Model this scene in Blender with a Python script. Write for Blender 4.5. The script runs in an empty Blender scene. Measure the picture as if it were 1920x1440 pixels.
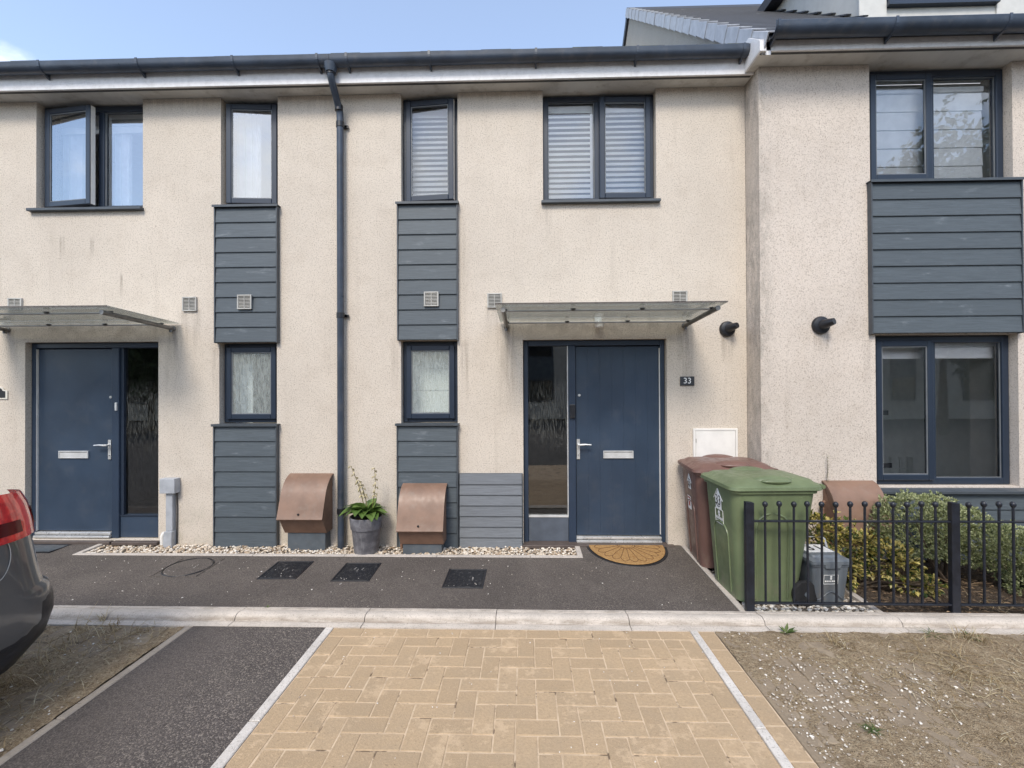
import bpy, bmesh, math, random
from mathutils import Vector, Matrix, noise as mnoise
R = math.radians
random.seed(33)
scene = bpy.context.scene
COL = scene.collection

# ------------------------------------------------------------------ camera, sky, sun, exposure
cam_d = bpy.data.cameras.new('camera')
cam = bpy.data.objects.new('camera', cam_d); COL.objects.link(cam)
cam_d.sensor_width = 36.0; cam_d.lens = 860.0 / 1920.0 * 36.0
cam_d.clip_start = 0.05; cam_d.clip_end = 500.0
cam.matrix_world = (Matrix.Translation((0, -4.78, 1.70)) @ Matrix.Rotation(R(1.54), 4, 'Z')
                    @ Matrix.Rotation(R(90.35), 4, 'X') @ Matrix.Rotation(-0.0045, 4, 'Z'))
scene.camera = cam

SUN_EL, SUN_ROT = R(47), R(193)
world = bpy.data.worlds.new('World'); scene.world = world; world.use_nodes = True
wn = world.node_tree.nodes; wl = world.node_tree.links; wn.clear()
w_out = wn.new('ShaderNodeOutputWorld'); w_bg = wn.new('ShaderNodeBackground')
w_sky = wn.new('ShaderNodeTexSky'); w_sky.sky_type = 'NISHITA'; w_sky.sun_disc = False
w_sky.sun_elevation = SUN_EL; w_sky.sun_rotation = SUN_ROT
w_sky.air_density = 1.0; w_sky.dust_density = 0.6; w_sky.ozone_density = 0.7
w_tc = wn.new('ShaderNodeTexCoord'); w_sep = wn.new('ShaderNodeSeparateXYZ')
wl.new(w_tc.outputs['Generated'], w_sep.inputs[0])
def wmath(op, a, b):
    n = wn.new('ShaderNodeMath'); n.operation = op
    for i, v in enumerate((a, b)):
        if isinstance(v, (int, float)): n.inputs[i].default_value = v
        else: wl.new(v, n.inputs[i])
    return n.outputs[0]
zz = wmath('MULTIPLY', wmath('ADD', wmath('MAXIMUM', w_sep.outputs[2], 0.0), 0.18), -1.0)
w_cmb = wn.new('ShaderNodeCombineXYZ')
wl.new(wmath('DIVIDE', w_sep.outputs[0], zz), w_cmb.inputs[0])
wl.new(wmath('DIVIDE', w_sep.outputs[1], zz), w_cmb.inputs[1])
w_cmb.inputs[2].default_value = 8.4
w_noise = wn.new('ShaderNodeTexNoise'); w_noise.inputs['Scale'].default_value = 1.15
w_noise.inputs['Detail'].default_value = 9; w_noise.inputs['Roughness'].default_value = 0.56
wl.new(w_cmb.outputs[0], w_noise.inputs['Vector'])
w_ramp = wn.new('ShaderNodeMapRange'); w_ramp.interpolation_type = 'SMOOTHSTEP'
w_ramp.inputs[1].default_value = 0.53; w_ramp.inputs[2].default_value = 0.70; w_ramp.inputs[3].default_value = 0.07; w_ramp.inputs[4].default_value = 0.95
wl.new(wmath('SUBTRACT', w_noise.outputs['Fac'], wmath('MULTIPLY', w_sep.outputs[1], 0.085)), w_ramp.inputs[0])
w_mix = wn.new('ShaderNodeMix'); w_mix.data_type = 'RGBA'
wl.new(w_ramp.outputs[0], w_mix.inputs[0]); wl.new(w_sky.outputs[0], w_mix.inputs[6])
w_mix.inputs[7].default_value = (7.4, 7.4, 7.5, 1)
wl.new(w_mix.outputs[2], w_bg.inputs[0]); w_bg.inputs[1].default_value = 0.15
wl.new(w_bg.outputs[0], w_out.inputs[0])

sun_d = bpy.data.lights.new('sun', 'SUN'); sun_d.energy = 1.5; sun_d.angle = R(18); sun_d.color = (1.0, 0.92, 0.80)
sun = bpy.data.objects.new('sun', sun_d); COL.objects.link(sun)
sdir = Vector((math.sin(SUN_ROT) * math.cos(SUN_EL), math.cos(SUN_ROT) * math.cos(SUN_EL), math.sin(SUN_EL)))
sun.rotation_euler = sdir.to_track_quat('Z', 'Y').to_euler()
sun.location = sdir * 20

vs = scene.view_settings
vs.view_transform = 'Standard'; vs.look = 'None'; vs.exposure = 1.06; vs.gamma = 1.0
vs.use_curve_mapping = False

# ------------------------------------------------------------------ material helper
class Mat:
    def __init__(s, name):
        s.m = bpy.data.materials.new(name); s.m.use_nodes = True
        s.nt = s.m.node_tree; s.nt.nodes.clear()
        s._pos = None; s._xyz = None
    def node(s, t, **k):
        n = s.nt.nodes.new(t)
        for a, b in k.items(): setattr(n, a, b)
        return n
    def put(s, sock, v):
        if isinstance(v, bpy.types.NodeSocket): s.nt.links.new(v, sock)
        elif isinstance(v, (tuple, list)):
            n = len(sock.default_value)
            sock.default_value = (tuple(v) + (1,) * n)[:n]
        else: sock.default_value = v
    def pos(s):
        if s._pos is None: s._pos = s.node('ShaderNodeNewGeometry').outputs['Position']
        return s._pos
    def xyz(s):
        if s._xyz is None:
            n = s.node('ShaderNodeSeparateXYZ'); s.put(n.inputs[0], s.pos()); s._xyz = n.outputs
        return s._xyz
    def scaled(s, sc, off=(0, 0, 0)):
        n = s.node('ShaderNodeMapping'); s.put(n.inputs[0], s.pos())
        n.inputs[3].default_value = sc; n.inputs[1].default_value = off
        return n.outputs[0]
    def noise(s, scale, detail=3, rough=0.55, vec=None, dist=0.0):
        n = s.node('ShaderNodeTexNoise'); s.put(n.inputs['Vector'], vec if vec is not None else s.pos())
        n.inputs['Scale'].default_value = scale; n.inputs['Detail'].default_value = detail
        n.inputs['Roughness'].default_value = rough; n.inputs['Distortion'].default_value = dist
        return n.outputs['Fac']
    def voro(s, scale, out='Distance', vec=None, feature='F1'):
        n = s.node('ShaderNodeTexVoronoi', feature=feature); s.put(n.inputs['Vector'], vec if vec is not None else s.pos())
        n.inputs['Scale'].default_value = scale
        return n.outputs[out]
    def op(s, o, a, b=0.0, c=0.0, clamp=False):
        n = s.node('ShaderNodeMath', operation=o, use_clamp=clamp)
        for i, v in enumerate((a, b, c)): s.put(n.inputs[i], v)
        return n.outputs[0]
    def mul(s, a, b): return s.op('MULTIPLY', a, b)
    def add(s, a, b): return s.op('ADD', a, b)
    def step(s, x, a, b, lo=0.0, hi=1.0):
        n = s.node('ShaderNodeMapRange', interpolation_type='SMOOTHSTEP')
        s.put(n.inputs[0], x)
        for i, v in enumerate((a, b, lo, hi)): n.inputs[i + 1].default_value = v
        return n.outputs[0]
    def mix(s, f, a, b, blend='MIX'):
        n = s.node('ShaderNodeMix', data_type='RGBA', blend_type=blend)
        s.put(n.inputs[0], f); s.put(n.inputs[6], a); s.put(n.inputs[7], b)
        return n.outputs[2]
    def ramp(s, f, stops):
        n = s.node('ShaderNodeValToRGB'); s.put(n.inputs[0], f)
        e = n.color_ramp.elements
        while len(e) < len(stops): e.new(0.5)
        for el, (p, c) in zip(e, stops): el.position = p; el.color = tuple(c) + (1,)
        return n.outputs[0]
    def rnd(s): return s.node('ShaderNodeObjectInfo').outputs['Random']
    def island(s): return s.node('ShaderNodeNewGeometry').outputs['Random Per Island']
    def bump(s, h, strength=0.5, dist=0.01, normal=None):
        n = s.node('ShaderNodeBump'); n.inputs['Strength'].default_value = strength
        n.inputs['Distance'].default_value = dist; s.put(n.inputs['Height'], h)
        if normal is not None: s.put(n.inputs['Normal'], normal)
        return n.outputs[0]
    def done(s, color, rough=0.6, metal=0.0, normal=None, spec=0.5, emit=None, trans_leaf=None, coat=0.0):
        b = s.node('ShaderNodeBsdfPrincipled'); s.put(b.inputs['Base Color'], color)
        s.put(b.inputs['Roughness'], rough); s.put(b.inputs['Metallic'], metal)
        s.put(b.inputs['Specular IOR Level'], spec)
        if coat: b.inputs['Coat Weight'].default_value = coat; b.inputs['Coat Roughness'].default_value = 0.06
        if normal is not None: s.put(b.inputs['Normal'], normal)
        o = s.node('ShaderNodeOutputMaterial'); sh = b.outputs[0]
        if trans_leaf is not None:
            t = s.node('ShaderNodeBsdfTranslucent'); s.put(t.inputs[0], color)
            mx = s.node('ShaderNodeMixShader'); mx.inputs[0].default_value = trans_leaf
            s.nt.links.new(sh, mx.inputs[1]); s.nt.links.new(t.outputs[0], mx.inputs[2]); sh = mx.outputs[0]
        s.nt.links.new(sh, o.inputs[0]); return s.m

MATS = {}
def mat_plain(name, c, rough=0.5, metal=0.0, var=0.12, scale=9.0, bump=0.0, bscale=120.0, spec=0.5, dirt=0.0):
    m = Mat(name)
    n = m.noise(scale, 4)
    col = m.mix(m.step(n, 0.3, 0.7), tuple(x * (1 - var) for x in c), tuple(min(1, x * (1 + var)) for x in c))
    if dirt:
        col = m.mix(m.mul(m.step(m.noise(scale * 2.3, 5, 0.65), 0.5, 0.72), dirt), col, (0.25, 0.22, 0.18))
    nrm = m.bump(m.noise(bscale, 3), 0.4, bump) if bump else None
    rr = rough if var <= 0.06 else m.step(m.noise(scale * 3, 3), 0.2, 0.8, max(0.02, rough - 0.08), min(1, rough + 0.08))
    return m.done(col, rr, metal, nrm, spec)

def wall_material(name, base, stains, side_algae=None):
    m = Mat(name); x, y, z = m.xyz()
    big = m.noise(0.9, 4, 0.6); mid = m.noise(5.0, 4, 0.6)
    col = m.mix(m.step(big, 0.3, 0.7), tuple(c * 0.94 for c in base), tuple(c * 1.05 for c in base))
    col = m.mix(m.mul(m.step(mid, 0.45, 0.75), 0.22), col, (0.42, 0.35, 0.28))
    # exposed aggregate specks
    sp = m.step(m.noise(88.0, 2, 0.55), 0.52, 0.66)
    col = m.mix(m.mul(sp, 0.50), col, (0.20, 0.16, 0.125))
    lt = m.step(m.noise(120.0, 2, 0.5, vec=m.scaled((1, 1, 1), (5, 3, 2))), 0.56, 0.68)
    col = m.mix(m.mul(lt, 0.35), col, (0.76, 0.71, 0.64))
    sp2 = m.step(m.noise(45.0, 3, 0.6), 0.56, 0.70)
    col = m.mix(m.mul(sp2, 0.30), col, (0.24, 0.195, 0.155))
    # run-off streaks all over, faint
    st = m.noise(1.0, 5, 0.62, vec=m.scaled((9.0, 9.0, 0.55)))
    col = m.mix(m.mul(m.step(st, 0.56, 0.80), 0.22), col, (0.24, 0.195, 0.15))
    streak = m.noise(1.0, 6, 0.7, vec=m.scaled((26.0, 26.0, 1.6), (3.1, 0, 0.7)))
    blot = m.noise(11.0, 5, 0.65)
    tot = None
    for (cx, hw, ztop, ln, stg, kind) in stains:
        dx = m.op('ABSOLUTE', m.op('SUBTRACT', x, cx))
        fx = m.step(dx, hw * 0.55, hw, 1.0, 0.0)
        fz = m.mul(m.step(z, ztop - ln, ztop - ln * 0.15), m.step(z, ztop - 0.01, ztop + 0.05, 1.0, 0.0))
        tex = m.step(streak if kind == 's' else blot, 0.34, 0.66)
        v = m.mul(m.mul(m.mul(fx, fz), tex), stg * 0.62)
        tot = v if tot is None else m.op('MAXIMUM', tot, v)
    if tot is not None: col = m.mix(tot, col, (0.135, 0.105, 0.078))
    # splash-back grime near the ground, patchy
    gz = m.mul(m.step(z, 0.05, 0.75, 1.0, 0.0), m.step(m.noise(4.0, 5, 0.65), 0.42, 0.72))
    col = m.mix(m.mul(gz, 0.45), col, (0.36, 0.33, 0.25))
    if side_algae:
        ax, aw = side_algae
        f = m.mul(m.step(x, ax, ax + aw, 1.0, 0.0), m.step(m.noise(1.0, 6, 0.68, vec=m.scaled((16, 16, 7.0))), 0.34, 0.66))
        f = m.mul(f, m.step(m.noise(0.8, 2), 0.30, 0.62, 0.35, 1.0))
        col = m.mix(m.mul(f, 0.50), col, (0.15, 0.145, 0.128))
    h = m.add(m.noise(170.0, 3, 0.6), m.mul(m.noise(45.0, 2), 0.6))
    nrm = m.bump(h, 0.55, 0.006)
    return m.done(col, 0.92, 0, nrm, 0.25)

def board_material(name, c, fade):
    m = Mat(name); r = m.rnd()
    grain = m.noise(1.0, 6, 0.65, vec=m.scaled((5.0, 5.0, 120.0)), dist=0.6)
    wave = m.noise(1.0, 4, 0.6, vec=m.scaled((3.0, 3.0, 34.0)), dist=1.2)
    col = m.mix(m.step(grain, 0.3, 0.7), tuple(x * 0.82 for x in c), tuple(x * 1.15 for x in c))
    col = m.mix(m.mul(r, 0.35), col, tuple(x * 0.72 for x in c))
    pat = m.mul(m.step(m.noise(1.0, 5, 0.6, vec=m.scaled((3.2, 3.2, 11.0), (0, 0, 2.3))), 0.58, 0.80), m.step(wave, 0.35, 0.65))
    col = m.mix(m.mul(pat, fade), col, (0.30, 0.33, 0.36))
    nrm = m.bump(m.add(grain, wave), 0.35, 0.003)
    return m.done(col, 0.55, 0, nrm, 0.4)

def glass_material(name, refl=0.07, tint=(1, 1, 1), rough=0.0, obscure=False):
    m = Mat(name)
    gl = m.node('ShaderNodeBsdfGlossy'); gl.inputs['Roughness'].default_value = rough
    gl.inputs['Color'].default_value = (0.92, 0.96, 1.0, 1)
    tr = m.node('ShaderNodeBsdfTransparent'); tr.inputs[0].default_value = tuple(tint) + (1,)
    fr = m.node('ShaderNodeFresnel'); fr.inputs[0].default_value = 1.5
    fac = m.op('ADD', m.mul(fr.outputs[0], 1.7), refl, clamp=True)
    if obscure:
        v = m.noise(1.0, 4, 0.6, vec=m.scaled((55.0, 55.0, 9.0)))
        nb = m.bump(v, 0.55, 0.012)
    else:
        nb = m.bump(m.noise(1.6, 1), 0.12, 0.010)
    m.put(gl.inputs['Normal'], nb); m.put(fr.inputs['Normal'], nb) if obscure else None
    mx = m.node('ShaderNodeMixShader'); m.put(mx.inputs[0], fac)
    m.nt.links.new(tr.outputs[0], mx.inputs[1]); m.nt.links.new(gl.outputs[0], mx.inputs[2])
    sh = mx.outputs[0]
    o = m.node('ShaderNodeOutputMaterial')
    m.nt.links.new(sh, o.inputs[0]); return m.m

def privacy_glass(name):
    # rain-patterned translucent glazing: part see-through, part scattering film with its own streaks
    m = Mat(name)
    v = m.noise(1.0, 4, 0.6, vec=m.scaled((95.0, 95.0, 16.0)), dist=0.3)
    nb = m.bump(v, 0.5, 0.008)
    b = m.node('ShaderNodeBsdfPrincipled'); b.inputs['Base Color'].default_value = (0.55, 0.60, 0.58, 1)
    b.inputs['Roughness'].default_value = 0.12; m.put(b.inputs['Normal'], nb)
    b.inputs['Specular IOR Level'].default_value = 0.9
    tr = m.node('ShaderNodeBsdfTransparent'); tr.inputs[0].default_value = (0.85, 0.9, 0.88, 1)
    x, y, z = m.xyz()
    mx = m.node('ShaderNodeMixShader'); m.put(mx.inputs[0], m.step(v, 0.35, 0.68, 0.30, 0.50))
    m.nt.links.new(tr.outputs[0], mx.inputs[1]); m.nt.links.new(b.outputs[0], mx.inputs[2])
    o = m.node('ShaderNodeOutputMaterial'); m.nt.links.new(mx.outputs[0], o.inputs[0]); return m.m

def streaked_glass(name):
    # clear door glass with condensation streaks; pale middle band paints in streaky glare
    m = Mat(name); x, y, z = m.xyz()
    gl = m.node('ShaderNodeBsdfGlossy'); gl.inputs['Roughness'].default_value = 0.01
    tr = m.node('ShaderNodeBsdfTransparent'); tr.inputs[0].default_value = (0.72, 0.79, 0.77, 1)
    fr = m.node('ShaderNodeFresnel'); fr.inputs[0].default_value = 1.5
    m.put(gl.inputs['Normal'], m.bump(m.noise(1.4, 1), 0.12, 0.010))
    mx = m.node('ShaderNodeMixShader'); m.put(mx.inputs[0], m.op('ADD', m.mul(fr.outputs[0], 1.7), 0.10, clamp=True))
    m.nt.links.new(tr.outputs[0], mx.inputs[1]); m.nt.links.new(gl.outputs[0], mx.inputs[2])
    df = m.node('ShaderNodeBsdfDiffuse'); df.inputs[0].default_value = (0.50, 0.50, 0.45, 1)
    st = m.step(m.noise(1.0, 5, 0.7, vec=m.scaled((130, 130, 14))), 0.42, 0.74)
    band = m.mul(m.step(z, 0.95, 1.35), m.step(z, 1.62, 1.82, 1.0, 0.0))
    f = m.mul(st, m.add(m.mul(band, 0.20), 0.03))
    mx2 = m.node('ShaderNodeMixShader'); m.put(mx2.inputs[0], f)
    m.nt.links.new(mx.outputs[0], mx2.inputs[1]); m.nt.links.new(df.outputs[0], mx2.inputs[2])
    o = m.node('ShaderNodeOutputMaterial'); m.nt.links.new(mx2.outputs[0], o.inputs[0]); return m.m

def canopy_glass(name):
    # weathered glass sheet: mostly clear, with a pale film of lime and dirt
    m = Mat(name)
    d = m.node('ShaderNodeBsdfTranslucent'); d.inputs[0].default_value = (0.72, 0.72, 0.68, 1)
    df = m.node('ShaderNodeBsdfDiffuse'); df.inputs[0].default_value = (0.62, 0.61, 0.57, 1)
    mx0 = m.node('ShaderNodeMixShader'); mx0.inputs[0].default_value = 0.35
    m.nt.links.new(d.outputs[0], mx0.inputs[1]); m.nt.links.new(df.outputs[0], mx0.inputs[2])
    tr = m.node('ShaderNodeBsdfTransparent'); tr.inputs[0].default_value = (0.90, 0.93, 0.91, 1)
    mx = m.node('ShaderNodeMixShader'); m.put(mx.inputs[0], m.step(m.noise(1.0, 5, 0.6, vec=m.scaled((3, 14, 14))), 0.3, 0.75, 0.08, 0.34))
    m.nt.links.new(tr.outputs[0], mx.inputs[1]); m.nt.links.new(mx0.outputs[0], mx.inputs[2])
    gl = m.node('ShaderNodeBsdfGlossy'); gl.inputs['Roughness'].default_value = 0.05
    fr = m.node('ShaderNodeFresnel'); fr.inputs[0].default_value = 1.45
    mx2 = m.node('ShaderNodeMixShader'); m.put(mx2.inputs[0], m.mul(fr.outputs[0], 0.8))
    m.nt.links.new(mx.outputs[0], mx2.inputs[1]); m.nt.links.new(gl.outputs[0], mx2.inputs[2])
    o = m.node('ShaderNodeOutputMaterial'); m.nt.links.new(mx2.outputs[0], o.inputs[0]); return m.m

def tarmac_material(name, c=(0.052, 0.047, 0.046), flecks=0.25, sx=None):
    m = Mat(name)
    big = m.noise(1.3, 4, 0.6)
    col = m.mix(m.step(big, 0.3, 0.7), tuple(v * 0.85 for v in c), tuple(v * 1.2 for v in c))
    vor = m.node('ShaderNodeTexVoronoi'); vor.inputs['Scale'].default_value = 150.0; m.put(vor.inputs['Vector'], m.pos())
    cs = m.node('ShaderNodeSeparateColor'); m.put(cs.inputs[0], vor.outputs['Color'])
    f = m.step(cs.outputs[0], 0.55, 1.0)
    dens = m.step(m.noise(2.0, 4, 0.6), 0.35, 0.75, 0.3, 1.0)
    if sx is not None:
        x, y, z = m.xyz()
        dens = m.mul(m.step(m.add(x, m.mul(m.noise(3.0, 3), 0.35)), sx[0], sx[1], 0.25, 1.0), 1.6)
    col = m.mix(m.mul(m.mul(f, dens), flecks * 2), col, (0.33, 0.285, 0.24))
    f2 = m.step(cs.outputs[1], 0.6, 1.0)
    col = m.mix(m.mul(f2, 0.5), col, tuple(v * 0.45 for v in c))
    col = m.mix(m.mul(m.step(m.noise(3.0, 6, 0.7), 0.50, 0.72), 0.40), col, (0.15, 0.13, 0.112))
    col = m.mix(m.mul(m.step(m.noise(1.7, 5, 0.65, vec=m.scaled((1, 1, 1), (9, 4, 0))), 0.56, 0.72), 0.35), col, tuple(v * 0.6 for v in c))
    gr = m.noise(120, 3, 0.6)
    col = m.mix(m.mul(m.step(gr, 0.50, 0.66), 0.65), col, tuple(v * 0.42 for v in c))
    col = m.mix(m.mul(m.step(gr, 0.34, 0.46, 1.0, 0.0), 0.55), col, tuple(v * 1.9 for v in c))
    h = m.op('SUBTRACT', 1.0, m.mul(vor.outputs['Distance'], 1.0))
    return m.done(col, 0.85, 0, m.bump(m.add(h, m.noise(240, 2)), 0.6, 0.005), 0.35)

def paver_material(name, c, sand, sandy=0.5):
    m = Mat(name); r = m.rnd()
    col = m.mix(r, tuple(v * 0.90 for v in c), tuple(v * 1.07 for v in c))
    col = m.mix(m.mul(m.step(m.noise(70, 5, 0.75), 0.40, 0.62), 0.55), col, tuple(v * 0.72 for v in c))
    col = m.mix(m.mul(m.step(m.noise(140, 3, 0.6), 0.54, 0.66), 0.55), col, tuple(min(1, v * 1.30) for v in c))
    col = m.mix(m.mul(m.step(m.noise(5, 5, 0.65), 0.4, 0.7), 0.40), col, (c[0] * 0.80, c[1] * 0.84, c[2] * 0.90))
    s = m.step(m.add(m.noise(3.3, 7, 0.72), m.mul(m.noise(30, 4, 0.7), 0.30)), 0.70, 0.78)
    col = m.mix(m.mul(s, sandy), col, sand)
    pit = m.step(m.voro(46.0), 0.03, 0.13, 1.0, 0.0)
    pit = m.mul(pit, m.step(m.noise(19, 3), 0.50, 0.56))
    col = m.mix(m.mul(pit, 0.85), col, (0.11, 0.08, 0.055))
    return m.done(col, 0.9, 0, m.bump(m.add(m.noise(110, 5, 0.7), m.mul(pit, -1.2)), 0.8, 0.005), 0.25)

def sand_material(name):
    m = Mat(name)
    col = m.mix(m.step(m.noise(9, 5, 0.7), 0.35, 0.65), (0.46, 0.345, 0.23), (0.60, 0.465, 0.32))
    col = m.mix(m.mul(m.step(m.noise(6.5, 4, 0.7, vec=m.scaled((1, 1, 1), (4, 2, 0))), 0.56, 0.64), 0.9), col, (0.13, 0.092, 0.06))
    return m.done(col, 0.95, 0, m.bump(m.noise(160, 4), 0.6, 0.004), 0.2)

def concrete_material(name, c, dirt=0.35, line=None):
    m = Mat(name)
    col = m.mix(m.step(m.noise(4, 5, 0.65), 0.3, 0.7), tuple(v * 0.86 for v in c), tuple(v * 1.08 for v in c))
    col = m.mix(m.mul(m.step(m.noise(1.0, 5, 0.7, vec=m.scaled((7, 22, 22))), 0.5, 0.75), dirt), col, (0.22, 0.19, 0.155))
    col = m.mix(m.mul(m.step(m.noise(95, 3, 0.65), 0.53, 0.68), 0.6), col, (0.22, 0.195, 0.165))
    col = m.mix(m.mul(m.step(m.noise(130, 2), 0.58, 0.70), 0.4), col, tuple(min(0.85, v * 1.35) for v in c))
    if line is not None:
        x, y, z = m.xyz(); d = m.op('ABSOLUTE', m.op('SUBTRACT', y, line))
        f = m.mul(m.step(d, 0.004, 0.026, 1.0, 0.0), m.step(m.noise(1.0, 5, 0.7, vec=m.scaled((5, 30, 30))), 0.34, 0.62))
        col = m.mix(m.mul(f, 0.65), col, (0.235, 0.19, 0.145))
        f2 = m.mul(m.step(y, -1.385, -1.36), m.step(m.noise(1.0, 5, 0.7, vec=m.scaled((9, 30, 30))), 0.42, 0.66))
        col = m.mix(m.mul(f2, 0.55), col, (0.22, 0.185, 0.15))
    return m.done(col, 0.88, 0, m.bump(m.noise(120, 4, 0.65), 0.5, 0.004), 0.3)

def soil_material(name, c1, c2, c3):
    m = Mat(name)
    col = m.mix(m.step(m.noise(6, 6, 0.7), 0.35, 0.65), c1, c2)
    col = m.mix(m.mul(m.step(m.noise(34, 5, 0.75), 0.46, 0.64), 0.85), col, c3)
    col = m.mix(m.mul(m.step(m.noise(85, 4, 0.7), 0.50, 0.64), 0.75), col, tuple(v * 0.42 for v in c1))
    col = m.mix(m.mul(m.step(m.noise(130, 3, 0.6), 0.56, 0.66), 0.6), col, tuple(min(1, v * 1.35) for v in c3))
    col = m.mix(m.mul(m.step(m.noise(2.3, 4, 0.6), 0.55, 0.75), 0.35), col, tuple(v * 0.6 for v in c1))
    return m.done(col, 0.95, 0, m.bump(m.add(m.noise(50, 6, 0.75), m.noise(160, 3)), 1.0, 0.016), 0.2)

def island_material(name, stops, rough=0.7, leaf=None, bump=0.0):
    m = Mat(name)
    col = m.ramp(m.island(), stops)
    col = m.mix(m.mul(m.step(m.noise(90, 2), 0.4, 0.7), 0.25), col, stops[0][1])
    return m.done(col, rough, 0, m.bump(m.noise(150, 3), 0.4, 0.004) if bump else None, 0.35, trans_leaf=leaf)

# ------------------------------------------------------------------ mesh helper
class MB:
    def __init__(s): s.v = []; s.f = []
    def add(s, vs, fs):
        o = len(s.v); s.v += [tuple(p) for p in vs]; s.f += [tuple(i + o for i in f) for f in fs]; return s
    def box(s, x0, x1, y0, y1, z0, z1):
        v = [(x, y, z) for z in (z0, z1) for y in (y0, y1) for x in (x0, x1)]
        return s.add(v, [(0, 2, 3, 1), (4, 5, 7, 6), (0, 1, 5, 4), (2, 6, 7, 3), (0, 4, 6, 2), (1, 3, 7, 5)])
    def quad(s, a, b, c, d): return s.add([a, b, c, d], [(0, 1, 2, 3)])
    def prism(s, poly, axis, a, b):
        n = len(poly)
        def P(p, t): return {'x': (t, p[0], p[1]), 'y': (p[0], t, p[1]), 'z': (p[0], p[1], t)}[axis]
        v = [P(p, a) for p in poly] + [P(p, b) for p in poly]
        f = [tuple(range(n)), tuple(range(2 * n - 1, n - 1, -1))]
        f += [(i, i + n, (i + 1) % n + n, (i + 1) % n) for i in range(n)]
        return s.add(v, f)
    def tube(s, pts, r, n=8, cap=True):
        pts = [Vector(p) for p in pts]; k = len(pts)
        rs = r if isinstance(r, (list, tuple)) else [r] * k
        ref = None; v = []
        for i, p in enumerate(pts):
            t = (pts[min(i + 1, k - 1)] - pts[max(i - 1, 0)]).normalized()
            if ref is None: ref = Vector((0, 0, 1)) if abs(t.z) < 0.9 else Vector((1, 0, 0))
            u = t.cross(ref).normalized(); w = t.cross(u).normalized(); ref = w * -1 if False else ref
            for j in range(n):
                a = 2 * math.pi * j / n
                v.append(p + (u * math.cos(a) + w * math.sin(a)) * rs[i])
        f = [(i * n + j, i * n + (j + 1) % n, (i + 1) * n + (j + 1) % n, (i + 1) * n + j) for i in range(k - 1) for j in range(n)]
        if cap: f += [tuple(range(n))[::-1], tuple((k - 1) * n + j for j in range(n))]
        return s.add(v, f)
    def lathe(s, prof, c=(0, 0, 0), n=24, axis='z'):
        v = []
        for (r, h) in prof:
            for j in range(n):
                a = 2 * math.pi * j / n; p = (r * math.cos(a), r * math.sin(a), h)
                if axis == 'y': p = (p[0], p[2], p[1])
                if axis == 'x': p = (p[2], p[0], p[1])
                v.append((p[0] + c[0], p[1] + c[1], p[2] + c[2]))
        k = len(prof)
        f = [(i * n + j, i * n + (j + 1) % n, (i + 1) * n + (j + 1) % n, (i + 1) * n + j) for i in range(k - 1) for j in range(n)]
        f += [tuple(range(n))[::-1], tuple((k - 1) * n + j for j in range(n))]
        return s.add(v, f)
    def loft(s, rings, cap=True):
        n = len(rings[0]); k = len(rings); v = [p for r in rings for p in r]
        f = [(i * n + j, i * n + (j + 1) % n, (i + 1) * n + (j + 1) % n, (i + 1) * n + j) for i in range(k - 1) for j in range(n)]
        if cap: f += [tuple(range(n))[::-1], tuple((k - 1) * n + j for j in range(n))]
        return s.add(v, f)
    def ball(s, c, rad, n=10, m=7):
        rx, ry, rz = rad if isinstance(rad, (tuple, list)) else (rad,) * 3
        rings = []
        for i in range(1, m):
            a = math.pi * i / m
            rings.append([(c[0] + rx * math.sin(a) * math.cos(2 * math.pi * j / n), c[1] + ry * math.sin(a) * math.sin(2 * math.pi * j / n), c[2] - rz * math.cos(a)) for j in range(n)])
        o = len(s.v); s.loft(rings, cap=False)
        b = len(s.v); s.v += [(c[0], c[1], c[2] - rz), (c[0], c[1], c[2] + rz)]
        e = o + (m - 2) * n
        for j in range(n):
            s.f.append((b, o + (j + 1) % n, o + j)); s.f.append((b + 1, e + j, e + (j + 1) % n))
        return s
    def rotz(s, ang, cx, cy, start=0):
        c, d = math.cos(ang), math.sin(ang)
        for i in range(start, len(s.v)):
            x, y, z = s.v[i]; x -= cx; y -= cy
            s.v[i] = (cx + x * c - y * d, cy + x * d + y * c, z)
        return s
    def build(s, name, mat, parent=None, bevel=0.0, smooth=None, seg=1, recalc=True, local=False, kind=None):
        me = bpy.data.meshes.new(name)
        v = s.v
        if parent is not None and not local:
            o = root_loc(parent); v = [(a - o[0], b - o[1], c - o[2]) for a, b, c in v]
        me.from_pydata(v, [], s.f)
        if recalc or bevel:
            bm = bmesh.new(); bm.from_mesh(me)
            if recalc: bmesh.ops.recalc_face_normals(bm, faces=bm.faces)
            if bevel:
                es = [e for e in bm.edges if len(e.link_faces) == 2 and e.calc_face_angle(0) > 0.5]
                bmesh.ops.bevel(bm, geom=es, offset=bevel, segments=seg, profile=0.6, affect='EDGES', clamp_overlap=True)
            bm.to_mesh(me); bm.free()
        if smooth is not None:
            me.polygons.foreach_set('use_smooth', [True] * len(me.polygons))
            me.set_sharp_from_angle(angle=R(smooth))
        me.materials.append(mat)
        return link(name, me, parent, kind)

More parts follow.
